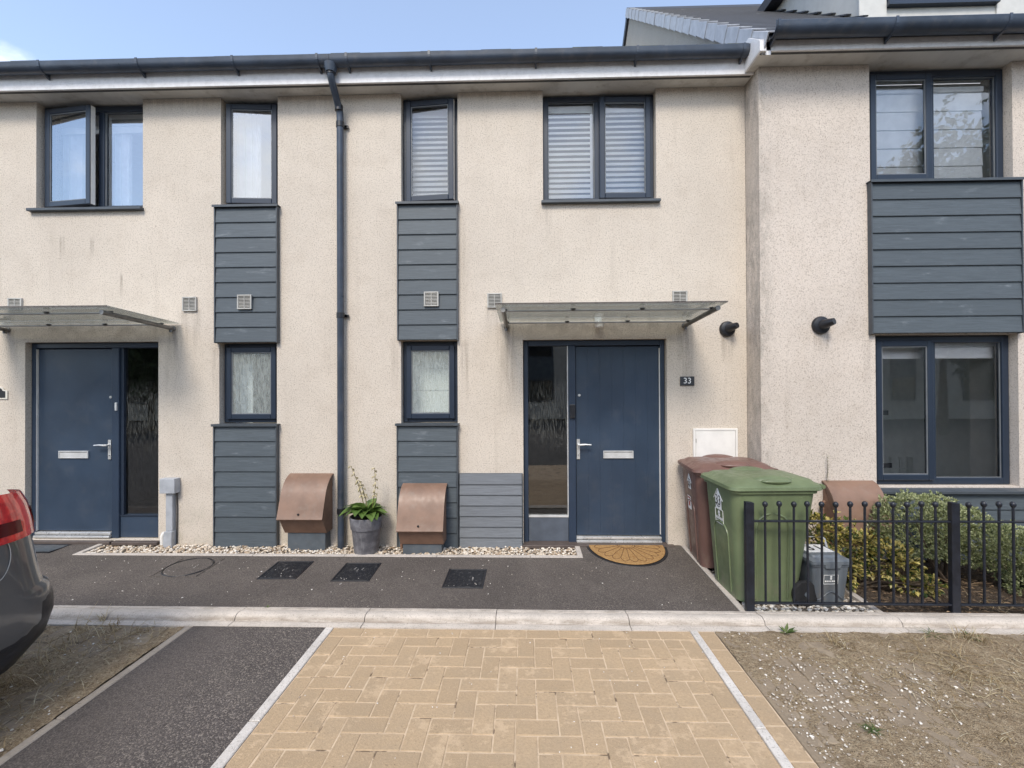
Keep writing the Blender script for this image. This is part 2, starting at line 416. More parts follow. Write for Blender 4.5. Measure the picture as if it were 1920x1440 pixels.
def root_loc(o):
    while o.parent is not None: o = o.parent
    return o.location
def link(name, data, parent=None, kind=None):
    o = bpy.data.objects.new(name, data); COL.objects.link(o)
    if parent is not None: o.parent = parent
    if kind: o['kind'] = kind
    return o
def thing(name, label, cat, loc=(0, 0, 0), rotz=0.0, group=None):
    o = bpy.data.objects.new(name, None); COL.objects.link(o)
    o.empty_display_size = 0.2
    o.location = loc; o.rotation_euler = (0, 0, rotz)
    return tag(o, label, cat, group)
def tag(o, label, cat, group=None):
    o['label'] = label; o['category'] = cat
    if group: o['group'] = group
    return o
def share(src, name, parent, loc=(0, 0, 0), rot=(0, 0, 0), scale=(1, 1, 1), mat=None):
    o = bpy.data.objects.new(name, src.data); COL.objects.link(o); o.parent = parent
    o.location = loc; o.rotation_euler = rot; o.scale = scale
    return o
def struct(o): o['kind'] = 'structure'; return o
def text_mesh(body, size, ext=0.001):
    cu = bpy.data.curves.new('txt', 'FONT'); cu.body = body; cu.size = size; cu.extrude = ext
    cu.align_x = 'CENTER'; cu.align_y = 'CENTER'; cu.resolution_u = 3
    ob = bpy.data.objects.new('txt', cu); COL.objects.link(ob)
    bpy.context.view_layer.update()
    me = bpy.data.meshes.new_from_object(ob.evaluated_get(bpy.context.evaluated_depsgraph_get()))
    bpy.data.objects.remove(ob); bpy.data.curves.remove(cu)
    return me
def rrect(x0, x1, y0, y1, r, z, n=5):
    pts = []
    for (cx, cy, a0) in ((x1 - r, y1 - r, 0), (x0 + r, y1 - r, 90), (x0 + r, y0 + r, 180), (x1 - r, y0 + r, 270)):
        for i in range(n + 1):
            a = R(a0 + 90.0 * i / n); pts.append((cx + r * math.cos(a), cy + r * math.sin(a), z))
    return pts

# ------------------------------------------------------------------ materials
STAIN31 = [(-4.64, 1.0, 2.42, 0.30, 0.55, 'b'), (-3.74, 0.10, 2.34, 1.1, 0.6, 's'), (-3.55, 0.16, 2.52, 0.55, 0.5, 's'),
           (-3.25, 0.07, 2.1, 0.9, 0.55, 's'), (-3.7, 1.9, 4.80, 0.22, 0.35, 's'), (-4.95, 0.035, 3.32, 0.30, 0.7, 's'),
           (-4.62, 0.03, 3.28, 0.22, 0.6, 's'), (-5.5, 0.07, 2.3, 0.5, 0.5, 's'), (-4.3, 0.02, 2.9, 0.3, 0.8, 's'), (-2.2, 0.3, 4.8, 0.3, 0.3, 's')]
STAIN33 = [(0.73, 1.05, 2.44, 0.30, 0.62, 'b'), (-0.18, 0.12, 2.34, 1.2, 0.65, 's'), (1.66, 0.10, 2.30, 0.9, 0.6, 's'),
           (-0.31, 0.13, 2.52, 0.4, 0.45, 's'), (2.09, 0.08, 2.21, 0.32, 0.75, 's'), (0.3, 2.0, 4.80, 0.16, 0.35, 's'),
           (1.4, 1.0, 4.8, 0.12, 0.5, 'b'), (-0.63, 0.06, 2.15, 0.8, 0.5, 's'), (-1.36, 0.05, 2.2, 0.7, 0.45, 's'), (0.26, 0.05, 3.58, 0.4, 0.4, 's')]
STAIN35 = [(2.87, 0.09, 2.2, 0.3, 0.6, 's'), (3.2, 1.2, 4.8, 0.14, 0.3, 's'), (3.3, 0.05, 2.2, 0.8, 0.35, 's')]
W31 = wall_material('render_cream_31', (0.600, 0.533, 0.455), STAIN31)
W33 = wall_material('render_cream_33', (0.600, 0.533, 0.455), STAIN33)
W35 = wall_material('render_cream_35', (0.60, 0.53, 0.465), STAIN35, side_algae=(2.285, 0.20))
WGREY = wall_material('render_weathered', (0.40, 0.37, 0.33), [], None)
BOARD = board_material('slate_blue_boards', (0.080, 0.097, 0.111), 0.75)
BOARDG = board_material('grey_boards', (0.165, 0.178, 0.195), 0.5)
TRIM = mat_plain('anthracite_trim', (0.058, 0.068, 0.079), 0.45)
FRAME = mat_plain('anthracite_frame', (0.019, 0.029, 0.048), 0.36, var=0.04)
DOORM = mat_plain('navy_door', (0.029, 0.047, 0.077), 0.38, var=0.12, scale=2.2, dirt=0.05, bump=0.0006, bscale=60)
DOORF = mat_plain('navy_frame', (0.023, 0.038, 0.066), 0.38, var=0.06)
PANELG = mat_plain('grey_blue_panel', (0.085, 0.10, 0.125), 0.45)
BLACKPL = mat_plain('black_plastic', (0.013, 0.014, 0.018), 0.38)
GUTM = mat_plain('gutter_plastic', (0.040, 0.053, 0.077), 0.35, var=0.25, scale=4, dirt=0.12)
WHITEPL = mat_plain('white_plastic', (0.74, 0.72, 0.68), 0.45, var=0.05)
FASCIA = mat_plain('fascia_board', (0.74, 0.73, 0.735), 0.5, var=0.06, scale=14, dirt=0.18)
SOFF = mat_plain('soffit_board', (0.56, 0.545, 0.51), 0.6, var=0.12, scale=3, dirt=0.45)
STEEL = mat_plain('brushed_steel', (0.66, 0.66, 0.65), 0.32, 0.55)
SATIN = mat_plain('satin_aluminium', (0.66, 0.66, 0.65), 0.40, 0.35)
ARM = mat_plain('weathered_steel', (0.20, 0.195, 0.185), 0.42, 0.75, var=0.25, scale=20)
VENTG = mat_plain('vent_grey', (0.42, 0.41, 0.38), 0.5)
VENTD = mat_plain('vent_dark', (0.06, 0.06, 0.06), 0.6)
GLASS = glass_material('window_glass', 0.04)
GLASSUP = glass_material('upper_window_glass', 0.24)
GLASSMID = glass_material('mid_window_glass', 0.05)
BEAD = mat_plain('glazing_gasket', (0.16, 0.17, 0.18), 0.45)
PRIV = privacy_glass('patterned_glass')
SIDEG = streaked_glass('sidelight_glass')
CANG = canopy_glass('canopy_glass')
ROOMW = mat_plain('room_white', (0.84, 0.83, 0.80), 0.9, var=0.04)
ROOMD = mat_plain('room_dim', (0.16, 0.155, 0.15), 0.9)
SHEER = mat_plain('sheer_fabric', (0.13, 0.145, 0.17), 0.9, var=0.05)
FABW = mat_plain('white_fabric', (0.93, 0.93, 0.92), 0.85, var=0.04)
ROMAN = mat_plain('blind_fabric', (0.84, 0.84, 0.82), 0.85, var=0.05)
CURT = mat_plain('curtain_fabric', (0.84, 0.85, 0.87), 0.9, var=0.06)
BROWN = mat_plain('brown_plastic', (0.200, 0.120, 0.082), 0.48, var=0.14, scale=6, dirt=0.22)
BROWND = mat_plain('brown_plastic_side', (0.20, 0.115, 0.078), 0.55, var=0.12)
GREYPL = mat_plain('slate_plastic', (0.085, 0.10, 0.115), 0.5, dirt=0.15)
UTIL = mat_plain('pale_grey_plastic', (0.36, 0.375, 0.40), 0.5)
TAR = tarmac_material('path_tarmac', (0.097, 0.082, 0.072))
TARD = tarmac_material('drive_tarmac', (0.084, 0.072, 0.066), 0.22, (-2.1, -1.45))
ROADM = tarmac_material('road_tarmac', (0.07, 0.067, 0.065), 0.2)
PAV = paver_material('buff_pavers', (0.450, 0.328, 0.205), (0.58, 0.43, 0.28), 0.55)
PAVD = paver_material('dirty_pavers', (0.275, 0.215, 0.150), (0.36, 0.29, 0.205), 0.6)
SANDM = sand_material('joint_sand')
EDGE = concrete_material('edging_concrete', (0.50, 0.45, 0.40), 0.3)
KERB = concrete_material('kerb_concrete', (0.545, 0.485, 0.42), 0.42, -1.484)
WLINE = concrete_material('pale_edging', (0.60, 0.56, 0.51), 0.25)
PLINTH = concrete_material('plinth', (0.12, 0.11, 0.10), 0.4)
SOIL = soil_material('bed_soil', (0.060, 0.042, 0.030), (0.10, 0.075, 0.055), (0.20, 0.15, 0.105))
DIRT = soil_material('paving_dirt', (0.275, 0.200, 0.122), (0.385, 0.292, 0.185), (0.49, 0.39, 0.262))
GBED = soil_material('gravel_base', (0.20, 0.165, 0.13), (0.30, 0.25, 0.20), (0.42, 0.36, 0.30))
PEB = island_material('pebbles', [(0.0, (0.30, 0.21, 0.135)), (0.3, (0.50, 0.40, 0.29)), (0.6, (0.66, 0.58, 0.47)), (1.0, (0.78, 0.73, 0.66))], 0.6, bump=1)
PEBW = island_material('pale_pebbles', [(0.0, (0.40, 0.34, 0.27)), (0.4, (0.60, 0.55, 0.48)), (1.0, (0.80, 0.77, 0.72))], 0.6)
PEBD = island_material('dusty_pebbles', [(0.0, (0.24, 0.19, 0.14)), (0.5, (0.40, 0.34, 0.27)), (0.7, (0.62, 0.57, 0.49)), (1.0, (0.78, 0.74, 0.68))], 0.75)
TILE = board_material('roof_slates', (0.050, 0.052, 0.060), 0.5)
VERGE = mat_plain('verge_cap', (0.43, 0.44, 0.465), 0.5, var=0.12)
DORM = mat_plain('dormer_panel', (0.52, 0.51, 0.48), 0.55, var=0.05)
def moss():
    m = Mat('mossy_tile_edge')
    c = m.mix(m.step(m.noise(18, 4, 0.65), 0.45, 0.62), (0.04, 0.042, 0.045), (0.085, 0.095, 0.045))
    return m.done(c, 0.9)
MOSS = moss()

# ------------------------------------------------------------------ ground
def PZ(y): return 0.06 + 0.034 * y
g = MB(); g.quad((-120, -120, -0.09), (120, -120, -0.09), (120, 120, -0.09), (-120, 120, -0.09))
struct(g.build('ground', ROADM))
KB = -1.33
p = MB()
def pathq(x0, x1, y0, y1):
    p.quad((x0, y0, PZ(y0)), (x1, y0, PZ(y0)), (x1, y1, PZ(y1)), (x0, y1, PZ(y1)))
pathq(-9.0, 1.60, KB, -0.33); pathq(-9.0, -4.50, -0.33, 0.1); pathq(0.56, 1.60, -0.33, 0.1)
p.quad((-9, KB, PZ(KB)), (1.6, KB, PZ(KB)), (1.6, KB, -0.1), (-9, KB, -0.1))
struct(p.build('path', TAR))
# strip edging of the gravel (pale concrete strip on three sides)
e = MB()
def edge_x(x0, x1, y0, y1):
    e.add([(x0, y0, PZ(y0) + 0.006), (x1, y0, PZ(y0) + 0.006), (x1, y1, PZ(y1) + 0.006), (x0, y1, PZ(y1) + 0.006),
           (x0, y0, -0.1), (x1, y0, -0.1), (x1, y1, -0.1), (x0, y1, -0.1)],
          [(0, 1, 2, 3), (0, 4, 5, 1), (1, 5, 6, 2), (2, 6, 7, 3), (3, 7, 4, 0)])
xs = [-4.50, -3.59, -2.68, -1.77, -0.86, 0.05, 0.56]
for a, b in zip(xs, xs[1:]): edge_x(a + 0.002, b - 0.002, -0.335, -0.285)
edge_x(-4.50, -4.45, -0.283, 0.0); edge_x(0.51, 0.56, -0.283, -0.02)
struct(e.build('gravel_edging', EDGE, bevel=0.003))
e = MB(); edge_x(1.602, 1.652, KB + 0.002, -0.45); edge_x(1.602, 1.652, -0.447, -0.01)
edge_x(2.60, 2.65, KB + 0.002, -0.45); struct(e.build('bed_edging', EDGE, bevel=0.004))
gb = MB(); gb.quad((-4.46, -0.29, 0.018), (0.52, -0.29, 0.018), (0.52, 0.05, 0.022), (-4.46, 0.05, 0.022))
gb.quad((1.65, KB, -0.01), (2.61, KB, -0.01), (2.61, 0.05, 0.02), (1.65, 0.05, 0.02))
struct(gb.build('gravel_base', GBED))

ICO_V = []; ICO_F = []
def _ico():
    bm = bmesh.new(); bmesh.ops.create_icosphere(bm, subdivisions=1, radius=1.0)
    bm.verts.ensure_lookup_table()
    ICO_V.extend([v.co.copy() for v in bm.verts]); ICO_F.extend([tuple(v.index for v in f.verts) for f in bm.faces]); bm.free()
_ico()
def pebble(mb, x, y, z, s):
    rot = Matrix.Rotation(random.uniform(0, 6.3), 3, 'Z') @ Matrix.Rotation(random.uniform(-0.5, 0.5), 3, 'X')
    sc = Vector((s * random.uniform(0.8, 1.5), s * random.uniform(0.7, 1.1), s * random.uniform(0.45, 0.8)))
    vs_ = []
    for v in ICO_V:
        q = Vector((v.x * sc.x, v.y * sc.y, v.z * sc.z)) * random.uniform(0.82, 1.12)
        q = rot @ q; vs_.append((x + q.x, y + q.y, z + q.z))
    mb.add(vs_, ICO_F)
pb = MB()
for i in range(3600):
    pebble(pb, random.uniform(-4.45, 0.51), random.uniform(-0.285, 0.0), random.uniform(0.022, 0.048), random.uniform(0.008, 0.017))
o = pb.build('gravel', PEB, smooth=50, kind='stuff'); tag(o, 'buff and white pebbles in the narrow strip along the house fronts', 'gravel')
pb = MB()
for i in range(1500):
    x = random.uniform(1.66, 2.6); y = random.uniform(KB, -0.3)
    pebble(pb, x, y, random.uniform(-0.008, 0.010), random.uniform(0.008, 0.018))
o = pb.build('gravel', PEBW, smooth=50, kind='stuff'); tag(o, 'pale gravel under the wheelie bins behind the railing', 'gravel')

# planting bed soil: lumpy sheet with litter
def lumpy(x0, x1, y0, y1, nx, ny, zf, name, m):
    mb = MB(); vs_ = []
    for j in range(ny + 1):
        for i in range(nx + 1):
            x = x0 + (x1 - x0) * i / nx; y = y0 + (y1 - y0) * j / ny; vs_.append((x, y, zf(x, y)))
    fs = [(j * (nx + 1) + i, j * (nx + 1) + i + 1, (j + 1) * (nx + 1) + i + 1, (j + 1) * (nx + 1) + i) for j in range(ny) for i in range(nx)]
    mb.add(vs_, fs); o = mb.build(name, m, smooth=60); return struct(o)
def fbm(x, y, s, o=4): return mnoise.fractal(Vector((x * s, y * s, 1.7)), 1.0, 2.0, o)
lumpy(2.65, 8.0, KB + 0.01, 0.0, 130, 40, lambda x, y: 0.012 + 0.035 * fbm(x, y, 3.0) * min(1.0, (y - KB) * 6), 'planting_bed', SOIL)

# kerb stones, each its own piece
kb = MB(); kb.box(-9, 8, -1.56, -1.34, -0.12, -0.012)
kerb = struct(kb.build('kerb', PLINTH))
prof = [(-1.332, -0.08), (-1.332, 0.032), (-1.366, 0.034), (-1.370, 0.024), (-1.374, 0.034), (-1.41, 0.041), (-1.432, 0.042), (-1.450, 0.039), (-1.464, 0.032), (-1.474, 0.020),
        (-1.480, 0.004), (-1.484, -0.002), (-1.488, 0.004), (-1.556, 0.003), (-1.556, -0.08)]
pk = MB(); pk.prism(prof, 'x', 0.0025, 0.9515)
k0 = None
for i in range(-5, 8):
    x = -0.213 + 0.954 * i
    if k0 is None: k0 = pk.build('kerb_stone', KERB, kerb, smooth=50, local=True); k0.location = (x, 0, 0)
    else:
        q = share(k0, 'kerb_stone', kerb, (x, random.uniform(-0.002, 0.002), random.uniform(-0.002, 0.001)))

# tarmac strip of the drive
t = MB(); t.box(-2.37, -1.415, -7.0, -1.558, -0.085, 0.002); struct(t.build('drive_tarmac', TARD))
t = MB()
for a in range(6): t.box(-1.413, -1.357, -2.47 - 0.914 * a + 0.002, -1.56 - 0.914 * a, -0.084, 0.006)
struct(t.build('drive_edging', WLINE, bevel=0.004))
t = MB()
for a in range(6): t.box(1.139, 1.189, -2.47 - 0.914 * a + 0.002, -1.56 - 0.914 * a, -0.084, 0.007)
struct(t.build('drive_edging', WLINE, bevel=0.004))
t = MB()
for a in range(6): t.box(-2.425, -2.373, -2.474 - 0.914 * a + 0.003, -1.56 - 0.914 * a, -0.084, 0.004)
struct(t.build('drive_edging', concrete_material('old_edging', (0.33, 0.285, 0.235), 0.55), bevel=0.006))

# block paved drive
dr = MB(); dr.box(-1.355, 1.137, -5.0, -1.558, -0.085, -0.0035); dr.box(1.191, 1.305, -5.0, -1.558, -0.085, -0.0035)
drive = struct(dr.build('driveway', SANDM))
def paver_mesh(l, w, name, m, par):
    b = MB(); b.box(-l / 2, l / 2, -w / 2, w / 2, -0.05, 0.0); return b.build(name, m, par, bevel=0.004, local=True)
U_ = 2.27 / 21.0
protos = {}
def put_paver(par, x, y, l, w, m, dz=0.0022, tilt=0.006):
    k = (round(l, 3), round(w, 3), m.name, par.name)
    loc = (x, y, random.uniform(-dz, dz * 0.4)); rot = (random.uniform(-tilt, tilt), random.uniform(-tilt, tilt), random.uniform(-0.008, 0.008))
    if k not in protos:
        o = paver_mesh(l, w, 'paver', m, par); protos[k] = o; o.location = loc; o.rotation_euler = rot
    else: share(protos[k], 'paver', par, loc, rot)
J = 0.0052
X0, Y0 = -1.24, -1.668
NX, NY = 21, 16
for j in range(NY):
    for i in range(NX):
        k = (i - j) % 4
        x = X0 + U_ * i; yb = Y0 - U_ * (j + 1)
        if k == 0:
            if i + 1 < NX: put_paver(drive, x + U_, yb + U_ / 2, 2 * U_ - J, U_ - J, PAV)
            else: put_paver(drive, x + U_ / 2, yb + U_ / 2, U_ - J, U_ - J, PAV)
        elif k == 1 and i == 0: put_paver(drive, x + U_ / 2, yb + U_ / 2, U_ - J, U_ - J, PAV)
        elif k == 3:
            if j + 1 < NY: put_paver(drive, x + U_ / 2, yb, U_ - J, 2 * U_ - J, PAV)
            else: put_paver(drive, x + U_ / 2, yb + U_ / 2, U_ - J, U_ - J, PAV)
        elif k == 2 and j == 0: put_paver(drive, x + U_ / 2, yb + U_ / 2, U_ - J, U_ - J, PAV)
for i in range(11):
    put_paver(drive, -1.355 + 0.2265 * (i + 0.5), -1.613, 0.2205, 0.102, PAV)
for s_, x in ((0, -1.298), (0.1, 1.084)):
    for a in range(8): put_paver(drive, x, -1.667 - 0.11 - 0.2205 * a - s_ * 0, 0.106, 0.2145, PAV)
for a in range(8): put_paver(drive, 1.247, -1.56 - 0.11 - 0.2205 * a, 0.106, 0.2145, PAV)

# neglected paving either side: dull blocks half buried in dirt
def side_paving(name, x0, x1, zdirt, seed):
    random.seed(seed)
    b = MB(); b.box(x0, x1, -5.0, -1.558, -0.085, -0.012); root = struct(b.build(name, DIRT))
    n = int((x1 - x0) / 0.1085)
    for i in range(n):
        for a in range(-1, 9):
            yc = -1.56 - 0.11 - 0.2205 * a - (0.11 if i % 2 else 0)
            if yc > -1.66: continue
            put_paver(root, x0 + 0.055 + 0.1085 * i, yc, 0.103, 0.2145, PAVD, 0.004, 0.012)
    random.seed(5)
    return root
left_p = side_paving('left_paving', -4.6, -2.43, 0, 8)
right_p = side_paving('right_paving', 1.307, 4.45, 0, 9)
lumpy(1.31, 4.5, -3.2, -1.558, 190, 100, lambda x, y: -0.0015 + 0.012 * fbm(x, y, 2.6, 5) + 0.008 * fbm(x, y, 19, 4) + 0.007 * min(1, max(0, (x - 1.9) / 1.2)) - 0.004 * max(0, 1 - (x - 1.31) / 0.1), 'dirt', DIRT)
lumpy(-4.6, -2.43, -3.2, -1.558, 130, 100, lambda x, y: 0.000 + 0.015 * fbm(x + 7, y, 2.6, 5) + 0.007 * fbm(x, y, 19, 3), 'dirt', DIRT)
pb = MB()
random.seed(4)
for i in range(2600):
    x = 1.33 + abs(random.gauss(0, 0.85)); y = random.uniform(-2.95, -1.57)
    if x > 4.4 or fbm(x, y, 2.0) + random.uniform(-0.6, 0.4) < -0.1: continue
    pebble(pb, x, y, random.uniform(0.001, 0.006), random.choice((0.003, 0.004, 0.005, 0.006, 0.0085)))
for i in range(420):
    pebble(pb, random.uniform(-4.4, -2.44), random.uniform(-2.95, -1.57), 0.003, random.choice((0.003, 0.004, 0.006, 0.008)))
o = pb.build('gravel', PEBD, smooth=50, kind='stuff'); tag(o, 'loose pale pebbles strewn over the dirty paving beside the drive', 'gravel')
pb = MB()
for i in range(120):
    y = random.uniform(-1.3, -0.36); x = random.uniform(-4.8, 1.55); pebble(pb, x, y, PZ(y) + 0.002, random.uniform(0.002, 0.006))
for i in range(50): pebble(pb, random.uniform(-1.3, 1.3), random.uniform(-2.7, -1.57), 0.002, random.uniform(0.002, 0.005))
o = pb.build('grit', PEBW, kind='stuff'); tag(o, 'stray grit and tiny stones on the path and drive', 'grit')

# ------------------------------------------------------------------ houses
def wall_mesh(x0, x1, z0, z1, y0, openings, back, depth=0.3, rear=None):
    mb = MB(); idx = {}
    X = sorted({x0, x1, *[o[0] for o in openings], *[o[1] for o in openings]})
    Z = sorted({z0, z1, *[o[2] for o in openings], *[o[3] for o in openings]})
    def vid(x, z):
        k = (x, z)
        if k not in idx: idx[k] = len(mb.v); mb.v.append((x, y0, z))
        return idx[k]
    for a, b in zip(X, X[1:]):
        for c, d in zip(Z, Z[1:]):
            mx, mz = (a + b) / 2, (c + d) / 2
            if any(o[0] < mx < o[1] and o[2] < mz < o[3] for o in openings): continue
            mb.f.append((vid(a, c), vid(b, c), vid(b, d), vid(a, d)))
    y1 = y0 + depth
    for (a, b, c, d) in openings:
        mb.quad((a, y0, c), (a, y0, d), (a, y1, d), (a, y1, c)); mb.quad((b, y0, c), (b, y1, c), (b, y1, d), (b, y0, d))
        if c > z0: mb.quad((a, y0, c), (a, y1, c), (b, y1, c), (b, y0, c))
        if d < z1: mb.quad((a, y0, d), (b, y0, d), (b, y1, d), (a, y1, d))
    mb.quad((x0, y0, z0), (x0, y0, z1), (x0, back, z1), (x0, back, z0)); mb.quad((x1, y0, z0), (x1, back, z0), (x1, back, z1), (x1, y0, z1))
    if rear is None: mb.quad((x0, back, z0), (x0, back, z1), (x1, back, z1), (x1, back, z0))
    else:
        a, b, c, d = rear
        for (p0, p1, q0, q1) in ((x0, a, z0, z1), (b, x1, z0, z1), (a, b, z0, c), (a, b, d, z1)): mb.quad((p0, back, q0), (p0, back, q1), (p1, back, q1), (p1, back, q0))
    return mb

def frame_box(mb, x0, x1, z0, z1, y0, y1, w, wb=None):
    wb = wb or w
    mb.box(x0, x0 + w, y0, y1, z0, z1); mb.box(x1 - w, x1, y0, y1, z0, z1)
    mb.box(x0 + w, x1 - w, y0, y1, z0, z0 + wb); mb.box(x0 + w, x1 - w, y0, y1, z1 - w, z1)

def window(house, x0, x1, z0, z1, y0, lights, glass=None, fw=0.055, set_back=0.08, top=None):
    """fixed outer frame; lights = (x0, x1, opening?, hinge side, angle)"""
    glass = glass or GLASS
    ya, yb = y0 + set_back, y0 + set_back + 0.07
    f = MB(); g = 0.004
    frame_box(f, x0 + g, x1 - g, z0 + g, z1 - g, ya, yb, fw)
    for l in lights[:-1]: f.box(l[1] - 0.030, l[1] + 0.030, ya + 0.004, yb, z0 + fw, z1 - g - fw)
    win = f.build('window', FRAME, house, bevel=0.004)
    for i, (a, b, opening, hinge, ang) in enumerate(lights):
        ia = a + (fw if i == 0 else 0.030); ib = b - (fw if i == len(lights) - 1 else 0.030)
        ja, jb = z0 + fw, z1 - fw
        if opening:
            hx = ia - 0.012 if hinge == 'L' else ib + 0.012
            an = -ang if hinge == 'L' else ang
            sa, sb, sc, sd = ia - 0.015, ib + 0.015, ja - 0.015, jb + 0.015
            s_ = MB(); frame_box(s_, sa, sb, sc, sd, ya - 0.030, ya + 0.028 if ang > 0.02 else ya - 0.002, 0.056)
            s_.rotz(an, hx, ya); s_.build('sash', FRAME, win, bevel=0.006)
            bd = MB(); frame_box(bd, sa + 0.0555, sb - 0.0555, sc + 0.0555, sd - 0.0555, ya - 0.020, ya - 0.008, 0.009)
            bd.rotz(an, hx, ya); bd.build('glazing_bead', BEAD, win)
            pn = MB(); pn.box(sa + 0.05, sb - 0.05, ya - 0.013, ya - 0.009, sc + 0.05, sd - 0.05) if False else pn.quad((sa + 0.05, ya - 0.012, sc + 0.05), (sb - 0.05, ya - 0.012, sc + 0.05), (sb - 0.05, ya - 0.012, sd - 0.05), (sa + 0.05, ya - 0.012, sd - 0.05))
            pn.rotz(an, hx, ya); pn.build('pane', glass, win, recalc=False)
            if ang > 0.05:
                we = MB(); xe = sb + 0.0006 if hinge == 'L' else sa - 0.0026
                we.box(xe, xe + 0.002, ya - 0.018, ya + 0.026, sc + 0.004, sd - 0.004); we.rotz(an, hx, ya); we.build('sash_edge', WHITEPL, win)
            if ang > 0.02:
                # hinge stay and inner white gasket edge seen through the gap
                st = MB(); st.box(ia, ib, ya + 0.03, ya + 0.05, z0 + fw - 0.002, z0 + fw + 0.014); st.build('hinge_stay', SATIN, win)
        else:
            bd = MB(); frame_box(bd, ia - 0.001, ib + 0.001, ja - 0.001, jb + 0.001, ya + 0.022, ya + 0.036, 0.011); bd.build('glazing_bead', BEAD, win)
            pn = MB(); pn.quad((ia - 0.004, ya + 0.030, ja - 0.004), (ib + 0.004, ya + 0.030, ja - 0.004), (ib + 0.004, ya + 0.030, jb + 0.004), (ia - 0.004, ya + 0.030, jb + 0.004))
            pn.build('pane', glass, win, recalc=False)
    return win

def sill(house, x0, x1, z, y0, depth=0.05, h=0.03):
    s_ = MB(); s_.box(x0, x1, y0 - depth, y0 + 0.10, z - h, z); s_.build('sill', TRIM, house, bevel=0.004)

def cladding(house, x0, x1, z0, z1, y0, n, m=BOARD, trim=TRIM, proud=0.03, flash=True, side=0.012):
    b = MB(); b.box(x0 + 0.002, x1 - 0.002, y0 - proud, y0 + 0.012, z0, z1)
    for a in ((x0, x0 + side), (x1 - side, x1)): b.box(a[0], a[1], y0 - proud - 0.026, y0 + 0.010, z0 - 0.008, z1)
    if flash:
        b.box(x0 - 0.012, x1 + 0.012, y0 - proud - 0.040, y0 + 0.075, z1 + 0.001, z1 + 0.010)
        b.box(x0 - 0.012, x1 + 0.012, y0 - proud - 0.043, y0 - proud - 0.0405, z1 - 0.014, z1 + 0.012)
    panel = b.build('cladding_panel', trim, house, bevel=0.0015)
    ph = (z1 - z0 - (0.012 if flash else 0.002)) / n
    o = root_loc(house)
    p_ = MB(); yb = y0 - proud
    p_.prism([(yb - 0.001, 0.0), (yb - 0.021, 0.0), (yb - 0.022, 0.004), (yb - 0.009, ph - 0.001), (yb - 0.001, ph - 0.001)], 'x', x0 + side + 0.003, x1 - side - 0.003)
    first = None
    for i in range(n):
        zz_ = z0 + ph * i
        if first is None:
            first = p_.build('board', m, panel, local=False); first.location = (0, 0, zz_)
        else: share(first, 'board', panel, (random.uniform(-0.001, 0.001), 0, zz_))
    return panel

def room(house, x0, x1, z0, z1, y0, d, m, name='room'):
    mb = MB(); a, b = y0 + 0.302, y0 + 0.302 + d
    mb.quad((x0, a, z0), (x1, a, z0), (x1, b, z0), (x0, b, z0)); mb.quad((x0, a, z1), (x0, b, z1), (x1, b, z1), (x1, a, z1))
    mb.quad((x0, a, z0), (x0, b, z0), (x0, b, z1), (x0, a, z1)); mb.quad((x1, a, z0), (x1, a, z1), (x1, b, z1), (x1, b, z0))
    mb.quad((x0, b, z0), (x1, b, z0), (x1, b, z1), (x0, b, z1))
    return mb.build(name, m, house)

def vent(house, xc, zc, y0, w=0.152):
    v = MB(); h = w / 2
    frame_box(v, xc - h, xc + h, zc - h, zc + h, y0 - 0.022, y0 - 0.001, 0.014)
    o = v.build('air_vent', VENTG, house, bevel=0.002)
    b = MB(); b.box(xc - h + 0.012, xc + h - 0.012, y0 - 0.008, y0 - 0.0012, zc - h + 0.012, zc + h - 0.012); b.build('vent_backing', VENTD, o)
    s_ = MB()
    for i in range(8):
        z = zc - h + 0.022 + i * (w - 0.034) / 8
        s_.prism([(y0 - 0.019, z), (y0 - 0.0165, z - 0.001), (y0 - 0.009, z + 0.0065), (y0 - 0.0115, z + 0.0075)], 'x', xc - h + 0.014, xc + h - 0.014)
    s_.box(xc - 0.003, xc + 0.003, y0 - 0.0205, y0 - 0.012, zc - h + 0.014, zc + h - 0.014)
    s_.build('vent_louvre', VENTG, o)

